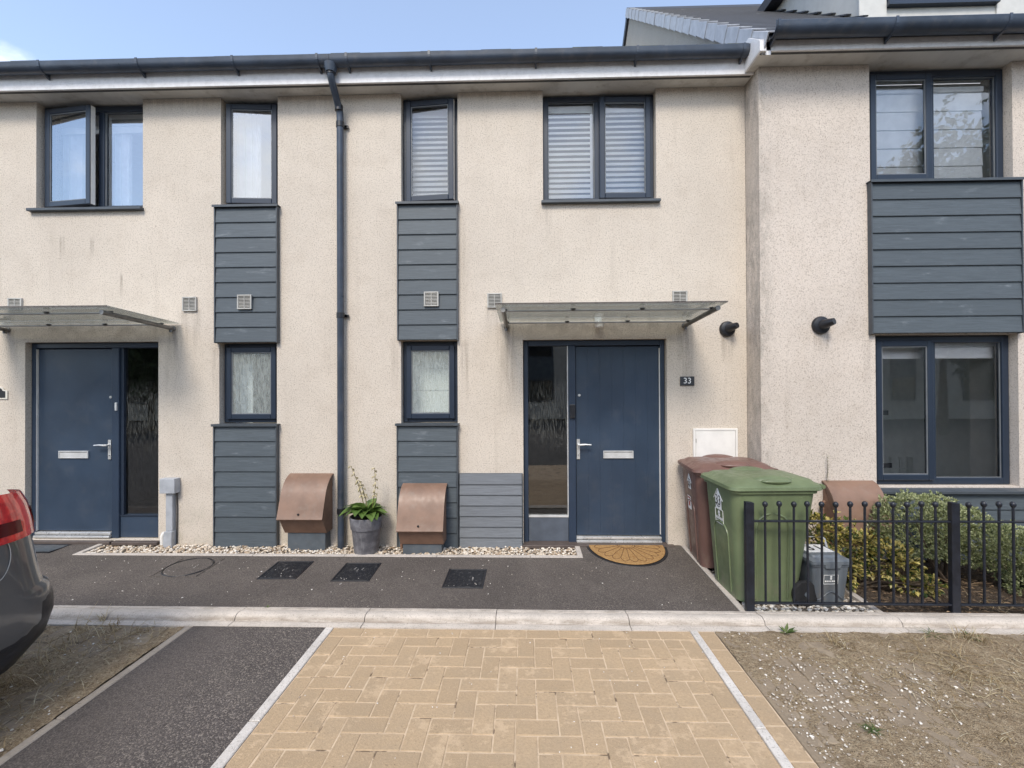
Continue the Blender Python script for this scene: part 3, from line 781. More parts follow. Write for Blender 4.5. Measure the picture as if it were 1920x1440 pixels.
def gutter(house, x0, x1, yc, zt, r, brackets, lip=0.035):
    prof = [(yc + r, zt)] ; 
    outer = [(yc - r, zt), (yc - r - 0.004, zt - 0.006), (yc - r, zt - lip)]
    for i in range(1, 10):
        a = math.pi + math.pi * i / 10; outer.append((yc + r * math.cos(a), zt - lip + r * math.sin(a)))
    outer += [(yc + r, zt - lip), (yc + r, zt)]
    ri = r - 0.005
    inner = [(yc + ri, zt), (yc + ri, zt - lip)]
    for i in range(9, 0, -1):
        a = math.pi + math.pi * i / 10; inner.append((yc + ri * math.cos(a), zt - lip + ri * math.sin(a)))
    inner += [(yc - ri, zt - lip), (yc - ri, zt)]
    mb = MB(); mb.prism(outer + inner, 'x', x0, x1)
    g_ = mb.build('gutter', GUTM, house, smooth=40)
    for bx in brackets:
        b = MB()
        pts = [(yc + (r + 0.004) * math.cos(math.pi + math.pi * i / 10), zt - lip + (r + 0.004) * math.sin(math.pi + math.pi * i / 10)) for i in range(11)]
        pts = [(yc - r - 0.008, zt + 0.003), (yc - r - 0.006, zt - lip)] + pts[1:] + [(yc + r + 0.004, zt - lip - r - 0.028), (yc + r - 0.012, zt - lip - r - 0.02), (yc, zt - lip - r - 0.0075), (yc - 0.02, zt - lip - r + 0.003)]
        ring_o = [(yc + (r + 0.006) * math.cos(math.pi + math.pi * i / 10), zt - lip + (r + 0.006) * math.sin(math.pi + math.pi * i / 10)) for i in range(11)]
        ring_i = [(yc + (r + 0.001) * math.cos(math.pi + math.pi * i / 10), zt - lip + (r + 0.001) * math.sin(math.pi + math.pi * i / 10)) for i in range(10, -1, -1)]
        b.prism([(yc - r - 0.007, zt + 0.004)] + ring_o + ring_i + [(yc - r - 0.001, zt + 0.004)], 'x', bx - 0.012, bx + 0.012)
        b.prism([(yc - 0.01, zt - lip - r - 0.004), (yc + r - 0.002, zt - lip - r * 0.6), (yc + r - 0.002, zt - lip - r - 0.03)], 'x', bx - 0.009, bx + 0.009)
        b.build('gutter_bracket', GUTM, g_)
    return g_

def eaves(house, x0, x1, yf, z, ztop, ysof, roof_to):
    f = MB(); f.box(x0, x1, yf, yf + 0.02, z - 0.006, ztop); f.build('fascia', FASCIA, house, bevel=0.0015)
    s_ = MB(); s_.box(x0, x1, yf + 0.022, ysof, z + 0.004, z + 0.014); so = s_.build('soffit', SOFF, house)
    v = MB(); v.box(x0 + 0.01, x1 - 0.01, yf + 0.040, yf + 0.066, z + 0.0015, z + 0.0035); v.build('soffit_vent', VENTD, so)

def roof_low(house, x0, x1):
    # shallow slate roof, hidden from the street except for its eaves course
    r_ = MB(); za = 5.004
    r_.prism([(-0.255, za - 0.012), (-0.255, za + 0.010), (4.0, za + 1.72), (8.05, za + 0.15), (8.05, za), (4.0, za + 1.6)], 'x', x0, x1)
    ro = r_.build('roof', TILE, house)
    m_ = MB()
    x = x0
    while x < x1 - 0.01:
        w = min(0.3, x1 - x); dz = random.uniform(-0.003, 0.004)
        m_.box(x + 0.002, x + w - 0.002, -0.285 + random.uniform(-0.004, 0.004), -0.2, za + 0.006 + dz, za + 0.022 + dz); x += w
    m_.build('eaves_course', MOSS, ro)

def door_set(house, x0, x1, z0, z1, y0, side, split, leaf, grooves):
    """frame with leaf and glazed sidelight; side = 'L' or 'R' says where the sidelight stands"""
    ya, yb = y0 + 0.06, y0 + 0.16
    f = MB(); fw = 0.052
    f.box(x0 + 0.004, x0 + fw, ya, yb, z0, z1 - 0.004); f.box(x1 - fw, x1 - 0.004, ya, yb, z0, z1 - 0.004)
    f.box(x0 + fw, x1 - fw, ya, yb, z1 - fw - 0.008, z1 - 0.004)
    sx0, sx1 = split
    f.box(sx0, sx1, ya, yb, z0, z1 - fw - 0.008)
    d = f.build('door', DOORF, house, bevel=0.005)
    la, lb = leaf; zb = z0 + 0.075; zt = z1 - fw - 0.018
    n = 7; m_ = MB(); w = (lb - la) / n
    lf = MB(); lf.box(la + 0.006, lb - 0.006, ya + 0.034, ya + 0.075, zb, zt); lf.build('door_leaf', DOORM, d)
    for i in range(n if grooves else 1):
        a_, b_ = (la + 0.006 + w * i * (lb - la - 0.012) / (lb - la), la + 0.006 + w * (i + 1) * (lb - la - 0.012) / (lb - la)) if grooves else (la + 0.006, lb - 0.006)
        q = MB(); q.box(a_, b_ - (0.0003 if grooves else 0), ya + 0.026, ya + 0.0345, zb, zt); q.build('door_plank', DOORM, d, bevel=0.0007)
    th = MB(); th.box(la, lb, ya - 0.012, ya + 0.07, z0 + 0.040, z0 + 0.066); th.box(la, lb, ya - 0.030, ya + 0.07, z0 + 0.010, z0 + 0.032); th.build('threshold', STEEL, d, bevel=0.003)
    wx = MB(); e_ = la if side == 'L' else lb
    return d, ya

def door_furniture(d, ya, hx, hdir, letter, spy):
    hz = 1.09
    h = MB(); h.box(hx - 0.016, hx + 0.016, ya + 0.012, ya + 0.026, 0.935, 1.145); h.lathe([(0.006, 0), (0.006, 0.014)], (hx, ya + 0.0, 0.985), 10, 'y')
    h.tube([(hx, ya + 0.013, hz), (hx, ya - 0.030, hz), (hx + hdir * 0.02, ya - 0.036, hz), (hx + hdir * 0.07, ya - 0.036, hz + 0.004), (hx + hdir * 0.13, ya - 0.034, hz)], [0.010, 0.010, 0.010, 0.009, 0.007], 8)
    h.build('door_handle', STEEL, d, smooth=40)
    a, b, c, e_ = letter
    l = MB(); frame_box(l, a, b, c, e_, ya + 0.010, ya + 0.026, 0.010); l.box(a + 0.010, b - 0.010, ya + 0.016, ya + 0.0255, c + 0.011, e_ - 0.018); l.build('letter_plate', SATIN, d, bevel=0.002)
    s_ = MB(); s_.lathe([(0.014, 0.0), (0.014, 0.006), (0.008, 0.012)], (spy, ya + 0.015, 1.608), 14, 'y'); s_.build('spyhole', STEEL, d, smooth=30)

ZS = 4.79      # soffit level
# ---- number 31
H31 = thing('terraced_house', 'cream terraced house at the left, number 31, sidelight right of its door', 'house', (-4.6, 0, 0), group='terraced houses in the row')
op31 = [(-5.237, -4.064, 3.63, ZS), (-3.216, -2.602, 3.63, ZS), (-3.235, -2.615, 1.31, 2.182), (-5.355, -3.894, 0.085, 2.20)]
wall_mesh(-8.2, -1.915, 0.03, ZS, 0.0, op31, 8.0).build('wall', W31, H31)
pl = MB(); pl.box(-8.2, -1.915, 0.012, 0.2, -0.1, 0.028); pl.build('plinth', PLINTH, H31)
# ---- number 33
H33 = thing('terraced_house', 'cream rendered terraced house in the middle, number 33, behind the block paved drive', 'house', (0.2, 0, 0), group='terraced houses in the row')
op33 = [(-1.286, -0.688, 3.63, ZS), (0.205, 1.377, 3.63, ZS), (-1.293, -0.697, 1.312, 2.19), (-0.013, 1.472, 0.06, 2.19)]
wall_mesh(-1.913, 2.288, 0.03, ZS, 0.0, op33, 8.0).build('wall', W33, H33)
pl = MB(); pl.box(-1.913, 2.288, 0.012, 0.2, -0.1, 0.028); pl.build('plinth', PLINTH, H33)
# ---- number 35
Y35 = -0.27; Z35 = 4.80
H35 = thing('terraced_house', 'taller cream house on the right standing forward, with steep slate roof and dormer', 'house', (4.6, Y35, 0), group='terraced houses in the row')
op35 = [(3.348, 4.690, 3.65, Z35), (3.383, 4.718, 0.727, 2.185)]
wall_mesh(2.292, 7.6, 0.03, Z35, Y35, op35, 8.0, rear=(2.6, 5.6, 0.06, 4.7)).build('wall', W35, H35)  # unseen rear opening added so daylight reaches the rooms

for h_, x0, x1 in ((H31, -8.2, -1.916), (H33, -1.914, 2.286)):
    eaves(h_, x0, x1, -0.20, ZS, 4.945, 0.32, 4); roof_low(h_, x0, x1)
gutter(H31, -8.2, -1.9165, -0.262, 5.0, 0.058, [-5.9, -4.871, -3.864, -2.89, -2.039])
gutter(H33, -1.9135, 2.235, -0.262, 5.0, 0.058, [-1.745, -0.922, 0.129, 1.114, 2.14])

# windows of number 31
window(H31, -5.237, -4.064, 3.632, ZS - 0.012, 0.0, [(-5.237, -4.60, True, 'L', 0.13), (-4.60, -4.064, False, 'L', 0)], GLASSUP)
sill(H31, -5.30, -4.052, 3.629, 0.0)
window(H31, -3.216, -2.602, 3.632, ZS - 0.012, 0.0, [(-3.216, -2.602, True, 'R', 0.07)], GLASSUP)
window(H31, -3.235, -2.615, 1.325, 2.178, 0.0, [(-3.235, -2.615, True, 'R', 0.0)], PRIV)
cladding(H31, -3.256, -2.583, 2.182, 3.612, 0.0, 9)
cladding(H31, -3.266, -2.590, 0.035, 1.312, 0.0, 8)
# windows of number 33
window(H33, -1.286, -0.688, 3.632, ZS - 0.012, 0.0, [(-1.286, -0.688, True, 'L', 0.10)], GLASSMID)
window(H33, 0.205, 1.377, 3.632, ZS - 0.012, 0.0, [(0.205, 0.785, False, 'L', 0), (0.785, 1.377, True, 'R', 0.03)], GLASSMID)
sill(H33, 0.185, 1.41, 3.629, 0.0)
window(H33, -1.293, -0.697, 1.325, 2.186, 0.0, [(-1.293, -0.697, True, 'R', 0.0)], PRIV)
cladding(H33, -1.319, -0.684, 2.194, 3.615, 0.0, 9)
cladding(H33, -1.328, -0.690, 0.030, 1.314, 0.0, 8)
cladding(H33, -0.686, -0.022, 0.030, 0.802, 0.0, 7, BOARDG, TRIM, 0.012, False, 0.006)
# number 35
window(H35, 3.348, 4.690, 3.655, Z35 - 0.012, Y35, [(3.348, 4.0, True, 'L', 0.0), (4.0, 4.690, False, 'L', 0)], GLASS, 0.062)
window(H35, 3.383, 4.718, 0.727, 2.18, Y35, [(3.383, 3.99, True, 'L', 0.0), (3.99, 4.718, False, 'L', 0)], GLASS, 0.062)
cladding(H35, 3.318, 4.725, 2.196, 3.645, Y35, 9)
cladding(H35, 3.36, 5.6, 0.04, 0.69, Y35, 4)
sl = MB(); sl.prism([(Y35 - 0.09, 0.672), (Y35 - 0.09, 0.700), (Y35 + 0.08, 0.728), (Y35 + 0.08, 0.704), (Y35 - 0.05, 0.704)], 'x', 3.33, 5.65); sl.build('sill', TRIM, H35, bevel=0.002)

# rooms behind the glass
room(H31, -6.0, -3.45, 2.7, 5.0, 0.0, 1.6, ROOMW); room(H31, -3.40, -2.2, 2.75, 5.0, 0.0, 2.2, ROOMW)
room(H31, -3.7, -2.2, 0.05, 2.6, 0.0, 2.2, ROOMD); room(H31, -5.6, -3.75, 0.05, 2.6, 0.0, 3.5, ROOMD)
room(H33, -1.8, -0.25, 2.7, 5.0, 0.0, 2.4, ROOMD); room(H33, -0.2, 2.2, 2.7, 5.0, 0.0, 2.6, ROOMD)
room(H33, -1.8, -0.45, 0.05, 2.6, 0.0, 2.2, ROOMD); room(H33, -0.4, 2.2, 0.05, 2.6, 0.0, 3.5, ROOMD)
def through_room(house, x0, x1, z0, z1, y0, y1, m, win):  # deep room; unseen rear pane added to brighten it with skylight
    mb = MB(); a, b = y0 + 0.302, y1
    mb.quad((x0, a, z0), (x1, a, z0), (x1, b, z0), (x0, b, z0)); mb.quad((x0, a, z1), (x0, b, z1), (x1, b, z1), (x1, a, z1))
    mb.quad((x0, a, z0), (x0, b, z0), (x0, b, z1), (x0, a, z1)); mb.quad((x1, a, z0), (x1, a, z1), (x1, b, z1), (x1, b, z0))
    p0, p1, q0, q1 = win
    for (c0, c1, d0, d1) in ((x0, p0, z0, z1), (p1, x1, z0, z1), (p0, p1, z0, q0), (p0, p1, q1, z1)): mb.quad((c0, b, d0), (c1, b, d0), (c1, b, d1), (c0, b, d1))
    mb.build('room', m, house)
    g_ = MB(); g_.quad((p0, b - 0.01, q0), (p1, b - 0.01, q0), (p1, b - 0.01, q1), (p0, b - 0.01, q1)); g_.build('added_rear_pane', GLASS, house, recalc=False)
through_room(H35, 2.6, 5.6, 2.7, 4.79, Y35, 8.01, ROOMW, (2.9, 5.3, 3.3, 4.6)); through_room(H35, 2.6, 5.6, 0.07, 2.6, Y35, 8.01, ROOMW, (2.8, 5.4, 0.15, 2.2))

def curtain(house, x0, x1, z0, z1, y, m=CURT, amp=0.022, pitch=0.075):
    n = int((x1 - x0) / 0.012); a = [(x0 + (x1 - x0) * i / n, y + amp * math.sin(2 * math.pi * (x0 + (x1 - x0) * i / n) / pitch + 0.8 * math.sin(i * 0.37))) for i in range(n + 1)]
    mb = MB(); v = [(p_[0], p_[1], z0) for p_ in a] + [(p_[0], p_[1], z1) for p_ in a]
    mb.add(v, [(i, i + 1, i + n + 2, i + n + 1) for i in range(n)]); mb.build('curtain', m, house, smooth=60, recalc=False)
def zebra(house, x0, x1, z0, z1, y, pitch=0.0575):
    mb = MB(); mb.box(x0, x1, y - 0.012, y + 0.05, z1 - 0.075, z1)
    z = z0
    while z < z1 - 0.09: mb.box(x0, x1, y - 0.001, y + 0.001, z, z + pitch * (0.62 - 0.26 * (z - z0) / (z1 - z0))); z += pitch
    mb.box(x1 + 0.001, x1 + 0.028, y - 0.002, y + 0.002, z0, z1)
    bl = mb.build('window_blind', FABW, house)
    sh_ = MB(); sh_.box(x0, x1, y + 0.004, y + 0.005, z0, z1 - 0.08); sh_.build('sheer_panel', SHEER, bl)
def roman(house, x0, x1, z0, z1, y, n, m=ROMAN):
    mb = MB(); h = (z1 - z0) / n
    for i in range(n): mb.prism([(y, z0 + h * i), (y - 0.016, z0 + h * i + 0.004), (y - 0.006, z0 + h * (i + 1) - 0.002), (y, z0 + h * (i + 1) - 0.002)], 'x', x0, x1)
    mb.box(x0, x1, y - 0.03, y + 0.02, z1 + 0.001, z1 + 0.05); mb.build('window_blind', m, house)
zebra(H33, 0.24, 0.715, 3.66, 4.70, 0.140); zebra(H33, 0.80, 1.33, 3.66, 4.70, 0.140); zebra(H33, -1.25, -0.75, 3.66, 4.70, 0.172)
curtain(H31, -4.62, -4.42, 3.62, 4.70, 0.27); curtain(H31, -4.22, -4.02, 3.62, 4.70, 0.27); curtain(H31, -5.22, -4.95, 3.62, 4.70, 0.27)
roman(H31, -5.2, -4.08, 4.56, 4.72, 0.24, 2); curtain(H31, -3.22, -2.93, 3.60, 4.76, 0.26); curtain(H31, -2.80, -2.58, 3.60, 4.76, 0.27)
roman(H35, 3.37, 4.58, 3.70, 4.62, Y35 + 0.19, 5); roman(H35, 3.40, 4.69, 1.96, 2.08, Y35 + 0.20, 1, FABW)
roman(H33, -1.30, -0.70, 1.42, 2.15, 0.30, 3); curtain(H31, -3.28, -3.04, 1.25, 2.15, 0.28, CURT, 0.012)
# things seen inside the ground floor room of number 35: pale wall return, socket plates, bed
r_ = MB(); r_.box(4.700, 4.716, Y35 + 0.152, Y35 + 0.46, 0.735, 2.176); r_.build('window_reveal', WHITEPL, H35)
r_ = MB(); r_.box(4.672, 4.688, Y35 + 0.152, Y35 + 0.46, 3.66, 4.78); r_.build('window_reveal', WHITEPL, H35)
r_ = MB(); r_.box(3.43, 3.53, Y35 + 0.9, Y35 + 0.96, 0.06, 2.1); r_.build('room_partition', BLACKPL, H35)
r_ = MB(); r_.box(3.90, 4.28, Y35 + 2.6, Y35 + 3.3, 0.06, 0.75); r_.build('room_furniture', FABW, H35, bevel=0.05, seg=3)
for (xa, xb, za, zb) in ((3.895, 3.965, 1.375, 1.425), (3.88, 4.0, 0.80, 0.85)):
    r_ = MB(); r_.box(xa, xb, Y35 + 0.60, Y35 + 0.61, za, zb); r_.build('socket_plate', BLACKPL, H35)

# front doors
d31, ya = door_set(H31, -5.355, -3.894, 0.085, 2.20, 0.0, 'R', (-4.462, -4.380), (-5.303, -4.462), False)
door_furniture(d31, ya, -4.495, -1, (-5.063, -4.735, 0.945, 1.025), -4.487)
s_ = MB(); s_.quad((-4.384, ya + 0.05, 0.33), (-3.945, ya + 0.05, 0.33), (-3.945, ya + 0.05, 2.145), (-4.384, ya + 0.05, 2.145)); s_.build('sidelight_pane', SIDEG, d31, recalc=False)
s_ = MB(); s_.box(-4.380, -3.946, ya + 0.02, ya + 0.07, 0.09, 0.318); s_.build('sidelight_panel', DOORM, d31, bevel=0.003)
s_ = MB(); s_.box(-4.380, -3.946, ya + 0.012, ya + 0.07, 0.319, 0.334); s_.box(-4.380, -4.345, ya + 0.022, ya + 0.07, 0.335, 2.14); s_.build('sidelight_bead', FRAME, d31)
s_ = MB(); s_.box(-4.415, -4.392, ya - 0.016, ya + 0.002, 1.46, 1.55); s_.build('door_bell', SATIN, d31, bevel=0.007, seg=2)
s_ = MB(); s_.box(-5.308, -5.301, ya + 0.005, ya + 0.033, 0.16, 2.13); s_.build('door_seal', WHITEPL, d31)
d33, ya = door_set(H33, -0.013, 1.472, 0.06, 2.19, 0.0, 'L', (0.461, 0.540), (0.540, 1.424), True)
door_furniture(d33, ya, 0.566, 1, (0.828, 1.143, 0.943, 1.022), 0.579)
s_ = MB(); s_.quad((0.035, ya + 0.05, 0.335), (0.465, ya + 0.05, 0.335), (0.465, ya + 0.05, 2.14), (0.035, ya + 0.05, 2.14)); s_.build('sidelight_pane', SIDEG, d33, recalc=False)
s_ = MB(); s_.box(0.040, 0.460, ya + 0.02, ya + 0.07, 0.07, 0.322); s_.build('sidelight_panel', PANELG, d33, bevel=0.003)
s_ = MB(); s_.box(0.040, 0.460, ya + 0.012, ya + 0.07, 0.323, 0.338); s_.box(0.452, 0.4605, ya + 0.012, ya + 0.06, 0.339, 2.13); s_.build('sidelight_bead', SATIN, d33)
s_ = MB(); s_.box(0.474, 0.534, ya - 0.028, ya + 0.002, 1.368, 1.514); bell = s_.build('door_bell', BLACKPL, d33, bevel=0.008, seg=2)
s_ = MB(); s_.box(1.414, 1.419, ya + 0.004, ya + 0.033, 0.15, 2.10); s_.build('door_seal', WHITEPL, d33)
# brown sills under the doors
for h_, a, b, z in ((H31, -5.40, -4.38, 0.084), (H31, -4.36, -3.87, 0.084), (H33, -0.03, 1.53, 0.070)):
    s_ = MB(); s_.box(a, b, -0.055, 0.22, z - 0.035, z); s_.build('door_sill', mat_plain('sill_brown', (0.085, 0.065, 0.056), 0.6), h_, bevel=0.004)

# vents and flues
for h_, xc, zc, y in ((H31, -3.547, 2.594, 0), (H31, -5.455, 2.60, 0), (H33, -0.306, 2.60, 0), (H33, 1.607, 2.606, 0), (H31, -2.922, 2.60, -0.052), (H33, -0.958, 2.612, -0.052)):
    vent(h_, xc, zc, y)
for h_, xc, zc, y, r_ in ((H33, 2.089, 2.285, 0.0, 0.080), (H35, 2.863, 2.281, Y35, 0.086)):
    m_ = MB(); m_.lathe([(r_, -0.001), (r_, -0.018), (r_ * 0.9, -0.032), (r_ * 0.55, -0.042)], (xc, y, zc), 28, 'y'); fl = m_.build('flue', BLACKPL, h_, smooth=35)
    m_ = MB(); m_.tube([(xc, y - 0.02, zc), (xc + 0.012, y - 0.075, zc + 0.008), (xc + 0.045, y - 0.135, zc + 0.022)], [r_ * 0.56, r_ * 0.50, r_ * 0.36], 20); m_.build('flue_terminal', BLACKPL, fl, smooth=40)

# rain-water downpipe between the two houses
dp = MB(); px = -1.908
dp.tube([(-1.922, -0.262, 4.905), (-1.922, -0.262, 4.83), (-1.921, -0.245, 4.79), (px - 0.005, -0.10, 4.62), (px, -0.072, 4.58), (px, -0.062, 4.50), (px, -0.062, 0.03)], [0.040, 0.036, 0.035, 0.035, 0.035, 0.035, 0.035], 16)
pipe = dp.build('downpipe', GUTM, H33, smooth=50)
for z in (4.86, 4.60, 4.44, 2.45, 0.42):
    m_ = MB()
    c = (px, -0.062) if z < 4.5 else ((-1.922, -0.262) if z > 4.8 else (px - 0.003, -0.085))
    m_.lathe([(0.036, -0.03), (0.041, -0.028), (0.041, 0.028), (0.036, 0.03)], (c[0], c[1], z), 16)
    if z < 4.5: m_.box(px + 0.035, px + 0.072, -0.030, -0.012, z - 0.014, z + 0.014); m_.box(px - 0.02, px + 0.06, -0.030, -0.001, z - 0.010, z + 0.010)
    m_.build('pipe_collar', BLACKPL, pipe, smooth=40)
m_ = MB(); m_.lathe([(0.050, -0.02), (0.062, 0.03), (0.068, 0.06)], (-1.922, -0.262, 4.87), 16); m_.build('gutter_outlet', GUTM, pipe, smooth=40)

# ---- eaves, steep roof and dormer of number 35
eaves(H35, 2.192, 7.7, -0.50, Z35, 4.90, Y35 + 0.32, 5)
bx = MB(); bx.prism([(-0.478, 4.796), (-0.478, 4.915), (-0.28, 5.08), (0.05, 5.08), (0.05, 4.796)], 'x', 2.193, 2.213); bx.build('box_end', FASCIA, H35)
PR = math.tan(R(41.0)); EY, EZ = -0.50, 4.925; RY = 5.1; RZ = EZ + PR * (RY - EY)
gutter(H35, 2.255, 7.7, -0.585, 4.955, 0.075, [2.283, 3.309, 4.284, 5.3], 0.03)
gw = MB(); gw.prism([(-0.26, 4.801), (-0.26, EZ + PR * (-0.26 - EY) - 0.12), (RY, RZ - 0.12), (8.0, RZ - 0.12 - PR * (8.0 - RY)), (8.0, 4.801)], 'x', 2.292, 2.5); gw.build('gable', WGREY, H35)
NC = 21; sl_len = (RY - EY) / math.cos(R(41.0)); cg = sl_len / NC
rf = MB(); nc = 30
for i in range(nc):
    y0_, y1_ = EY - 0.05 + (RY - EY + 0.05) * i / nc, EY - 0.05 + (RY - EY + 0.05) * (i + 1) / nc
    za, zb = EZ + PR * (y0_ - EY), EZ + PR * (y1_ - EY)
    rf.prism([(y0_, za - 0.03), (y0_, za + 0.014), (y1_ + 0.02, zb + 0.018 * 0 + 0.02), (y1_ + 0.02, zb - 0.03)], 'x', 2.245, 7.8)
rf.prism([(RY - 0.1, RZ - 0.09), (RY, RZ + 0.03), (RY + 3.2, RZ - PR * 3.2), (RY + 3.2, RZ - PR * 3.2 - 0.05)], 'x', 2.245, 7.8)
roof35 = rf.build('roof', TILE, H35)
rd = MB(); rd.prism([(RY - 0.13, RZ - 0.10), (RY, RZ + 0.055), (RY + 0.13, RZ - 0.10)], 'x', 2.24, 7.8); rd.build('ridge', TILE, roof35)
# verge caps, stepped up the gable edge
vc = MB(); L = cg * 1.06
vc.add([(0, 0, 0.036), (0, L, 0.016), (0, L, -0.125), (0, 0, -0.140), (0.012, 0, 0.036), (0.012, L, 0.016), (0.012, L, -0.125), (0.012, 0, -0.140)],
       [(0, 1, 2, 3), (4, 7, 6, 5), (0, 4, 5, 1), (3, 2, 6, 7), (0, 3, 7, 4), (1, 5, 6, 2)])
vc.add([(0.012, 0, 0.036), (0.012, L, 0.016), (0.13, L, 0.016), (0.13, 0, 0.036), (0.012, 0, 0.024), (0.012, L, 0.004), (0.13, L, 0.004), (0.13, 0, 0.024)],
       [(0, 1, 2, 3), (4, 7, 6, 5), (0, 3, 7, 4), (1, 5, 6, 2), (3, 2, 6, 7)])
v0 = None; hl = root_loc(H35)
for i in range(NC):
    y_ = EY - 0.06 + (RY - EY + 0.06) * i / NC; z_ = EZ + PR * (y_ - EY) + 0.01
    loc = (2.222 - hl[0] + random.uniform(-0.003, 0.003) - (0.004 if i % 2 else 0), y_ - hl[1], z_ - hl[2]); rot = (R(41.0), 0, R(random.uniform(-1.6, -0.6)))
    if v0 is None: v0 = vc.build('verge_tile', VERGE, roof35, bevel=0.002, local=True); v0.location = loc; v0.rotation_euler = rot
    else: share(v0, 'verge_tile', roof35, loc, rot)
bg = MB(); bg.prism([(EY, EZ - 0.17), (EY, EZ - 0.05), (RY, RZ - 0.05), (RY, RZ - 0.17)], 'x', 2.250, 2.290); bg.build('bargeboard', FASCIA, H35)
# dormer
DY = 1.25; dz0 = EZ + PR * (DY - EY)
dx0, dx1 = 4.36, 6.40
dm = MB(); dm.prism([(DY, dz0 - 0.05), (DY, dz0 + 1.55), (DY + 2.4, dz0 + 1.75), (DY + 2.4, dz0 + PR * 2.4 - 0.05)], 'x', dx0, dx1)
dorm = dm.build('dormer', DORM, H35)
q = MB(); q.box(dx0 - 0.015, dx0 + 0.33, DY - 0.02, DY - 0.001, dz0 - 0.02, dz0 + 1.5); q.build('dormer_pilaster', DORM, dorm); q = MB(); q.box(dx1 - 0.33, dx1 + 0.015, DY - 0.02, DY - 0.001, dz0 - 0.02, dz0 + 1.5); q.build('dormer_pilaster', DORM, dorm)
q = MB(); q.box(dx0 + 0.33, dx1 - 0.33, DY - 0.07, DY - 0.001, dz0 + 0.125, dz0 + 0.175); q.build('dormer_sill', FRAME, dorm)
q = MB(); frame_box(q, dx0 + 0.34, dx1 - 0.34, dz0 + 0.178, dz0 + 1.35, DY - 0.04, DY - 0.002, 0.06); q.box(5.36, 5.42, DY - 0.04, DY - 0.002, dz0 + 0.24, dz0 + 1.29); q.build('dormer_window', FRAME, dorm)
q = MB(); q.box(dx0 + 0.40, dx1 - 0.40, DY - 0.022, DY - 0.012, dz0 + 0.24, dz0 + 1.29); q.build('dormer_pane', FABW, dorm)
q = MB(); q.prism([(DY - 0.2, dz0 + 1.56), (DY - 0.2, dz0 + 1.72), (DY + 2.6, dz0 + 1.95), (DY + 2.6, dz0 + 1.76)], 'x', dx0 - 0.2, dx1 + 0.2); q.build('dormer_roof', TILE, dorm)
# stepped soakers along the cheek
c0 = MB(); c0.box(-0.06, 0.0, 0.0, 0.36, 0.0, 0.018)
sk = None
for i in range(7):
    y_ = DY - 0.15 + 0.30 * i; z_ = EZ + PR * (y_ - EY) + 0.035
    loc = (dx0 - 0.002 - hl[0], y_ - hl[1], z_ - hl[2])
    if sk is None: sk = c0.build('soaker', TILE, dorm, local=True); sk.location = loc; sk.rotation_euler = (R(35), 0, 0)
    else: share(sk, 'soaker', dorm, loc, (R(35), 0, 0))

# ------------------------------------------------------------------ things fixed to the fronts
def canopy(label, xc, z, half, gh, lo=(0, 0, 0)):
    t_ = thing('door_canopy', label, 'canopy', (xc, 0, z), group='glass canopies over the front doors')
    g_ = MB(); v = []
    yr, yf, zr, zf = -0.02, -0.86, 0.035, 0.072
    g_.add([(-gh, yr, zr), (gh, yr, zr), (gh, yf, zf), (-gh, yf, zf), (-gh, yr, zr + 0.010), (gh, yr, zr + 0.010), (gh, yf, zf + 0.010), (-gh, yf, zf + 0.010)],
           [(0, 1, 2, 3), (4, 7, 6, 5), (0, 4, 5, 1), (1, 5, 6, 2), (2, 6, 7, 3), (3, 7, 4, 0)])
    g_.build('glass_sheet', CANG, t_, local=True)
    ed = MB(); ed.box(-gh, gh, yf - 0.004, yf - 0.0005, zf - 0.001, zf + 0.011); ed.build('glass_edge', mat_plain('glass_edge', (0.10, 0.085, 0.075), 0.3), t_, local=True)
    for s_ in (-1, 1):
        a = MB(); a.tube([(s_ * half, -0.03, -0.012), (s_ * half, -0.42, 0.010), (s_ * half, -0.83, 0.030)], 0.021, 12)
        a.lathe([(0.030, -0.001), (0.030, -0.012), (0.022, -0.020), (0.022, -0.045)], (s_ * half, 0, -0.012), 14, 'y')
        a.tube([(s_ * half, -0.032, -0.012), (s_ * half, -0.032, -0.055)], 0.017, 10)
        a.build('arm', ARM, t_, smooth=40, local=True)
    for y_, z_ in ((-0.12, 0.012), (-0.70, 0.040)):
        r_ = MB(); r_.box(-half + 0.02, half - 0.02, y_ - 0.020, y_ + 0.020, z_ - 0.005, z_ + 0.006); r_.build('cross_rail', UTIL, t_, bevel=0.002, local=True)
        for xx in (-half + 0.01, -half * 0.33, half * 0.33, half - 0.01):
            c = MB(); c.lathe([(0.012, 0.0), (0.016, 0.004), (0.016, 0.016), (0.009, 0.02)], (xx, y_ - 0.03, z_ - 0.004), 10); c.box(xx - 0.022, xx + 0.022, y_ - 0.038, y_ - 0.022, z_ + 0.006, z_ + 0.014); c.build('clamp', VENTD, t_, local=True)
    return t_
canopy('frosted glass canopy on steel arms over the door of number 33', 0.737, 2.335, 0.918, 0.985)
canopy('grey glass canopy on steel arms over the door at the left edge', -4.639, 2.348, 0.905, 0.985)

# small white sensor lamp over the door of 33
LAMPW = mat_plain('lamp_white', (0.90, 0.89, 0.86), 0.4, var=0.03)
t_ = thing('porch_lamp', 'small white lamp under the glass canopy above the middle door', 'lamp', (0.766, 0, 2.35))
m_ = MB(); m_.box(-0.036, 0.036, -0.028, -0.001, -0.01, 0.062); m_.build('lamp_base', LAMPW, t_, bevel=0.008, seg=2, local=True)
m_ = MB(); m_.lathe([(0.020, 0.0), (0.046, -0.010), (0.050, -0.038), (0.042, -0.056), (0.010, -0.062)], (0, -0.085, 0.010), 18); m_.tube([(0, -0.02, 0.01), (0, -0.06, 0.002)], 0.016, 10); m_.build('lamp_head', LAMPW, t_, smooth=40, local=True)

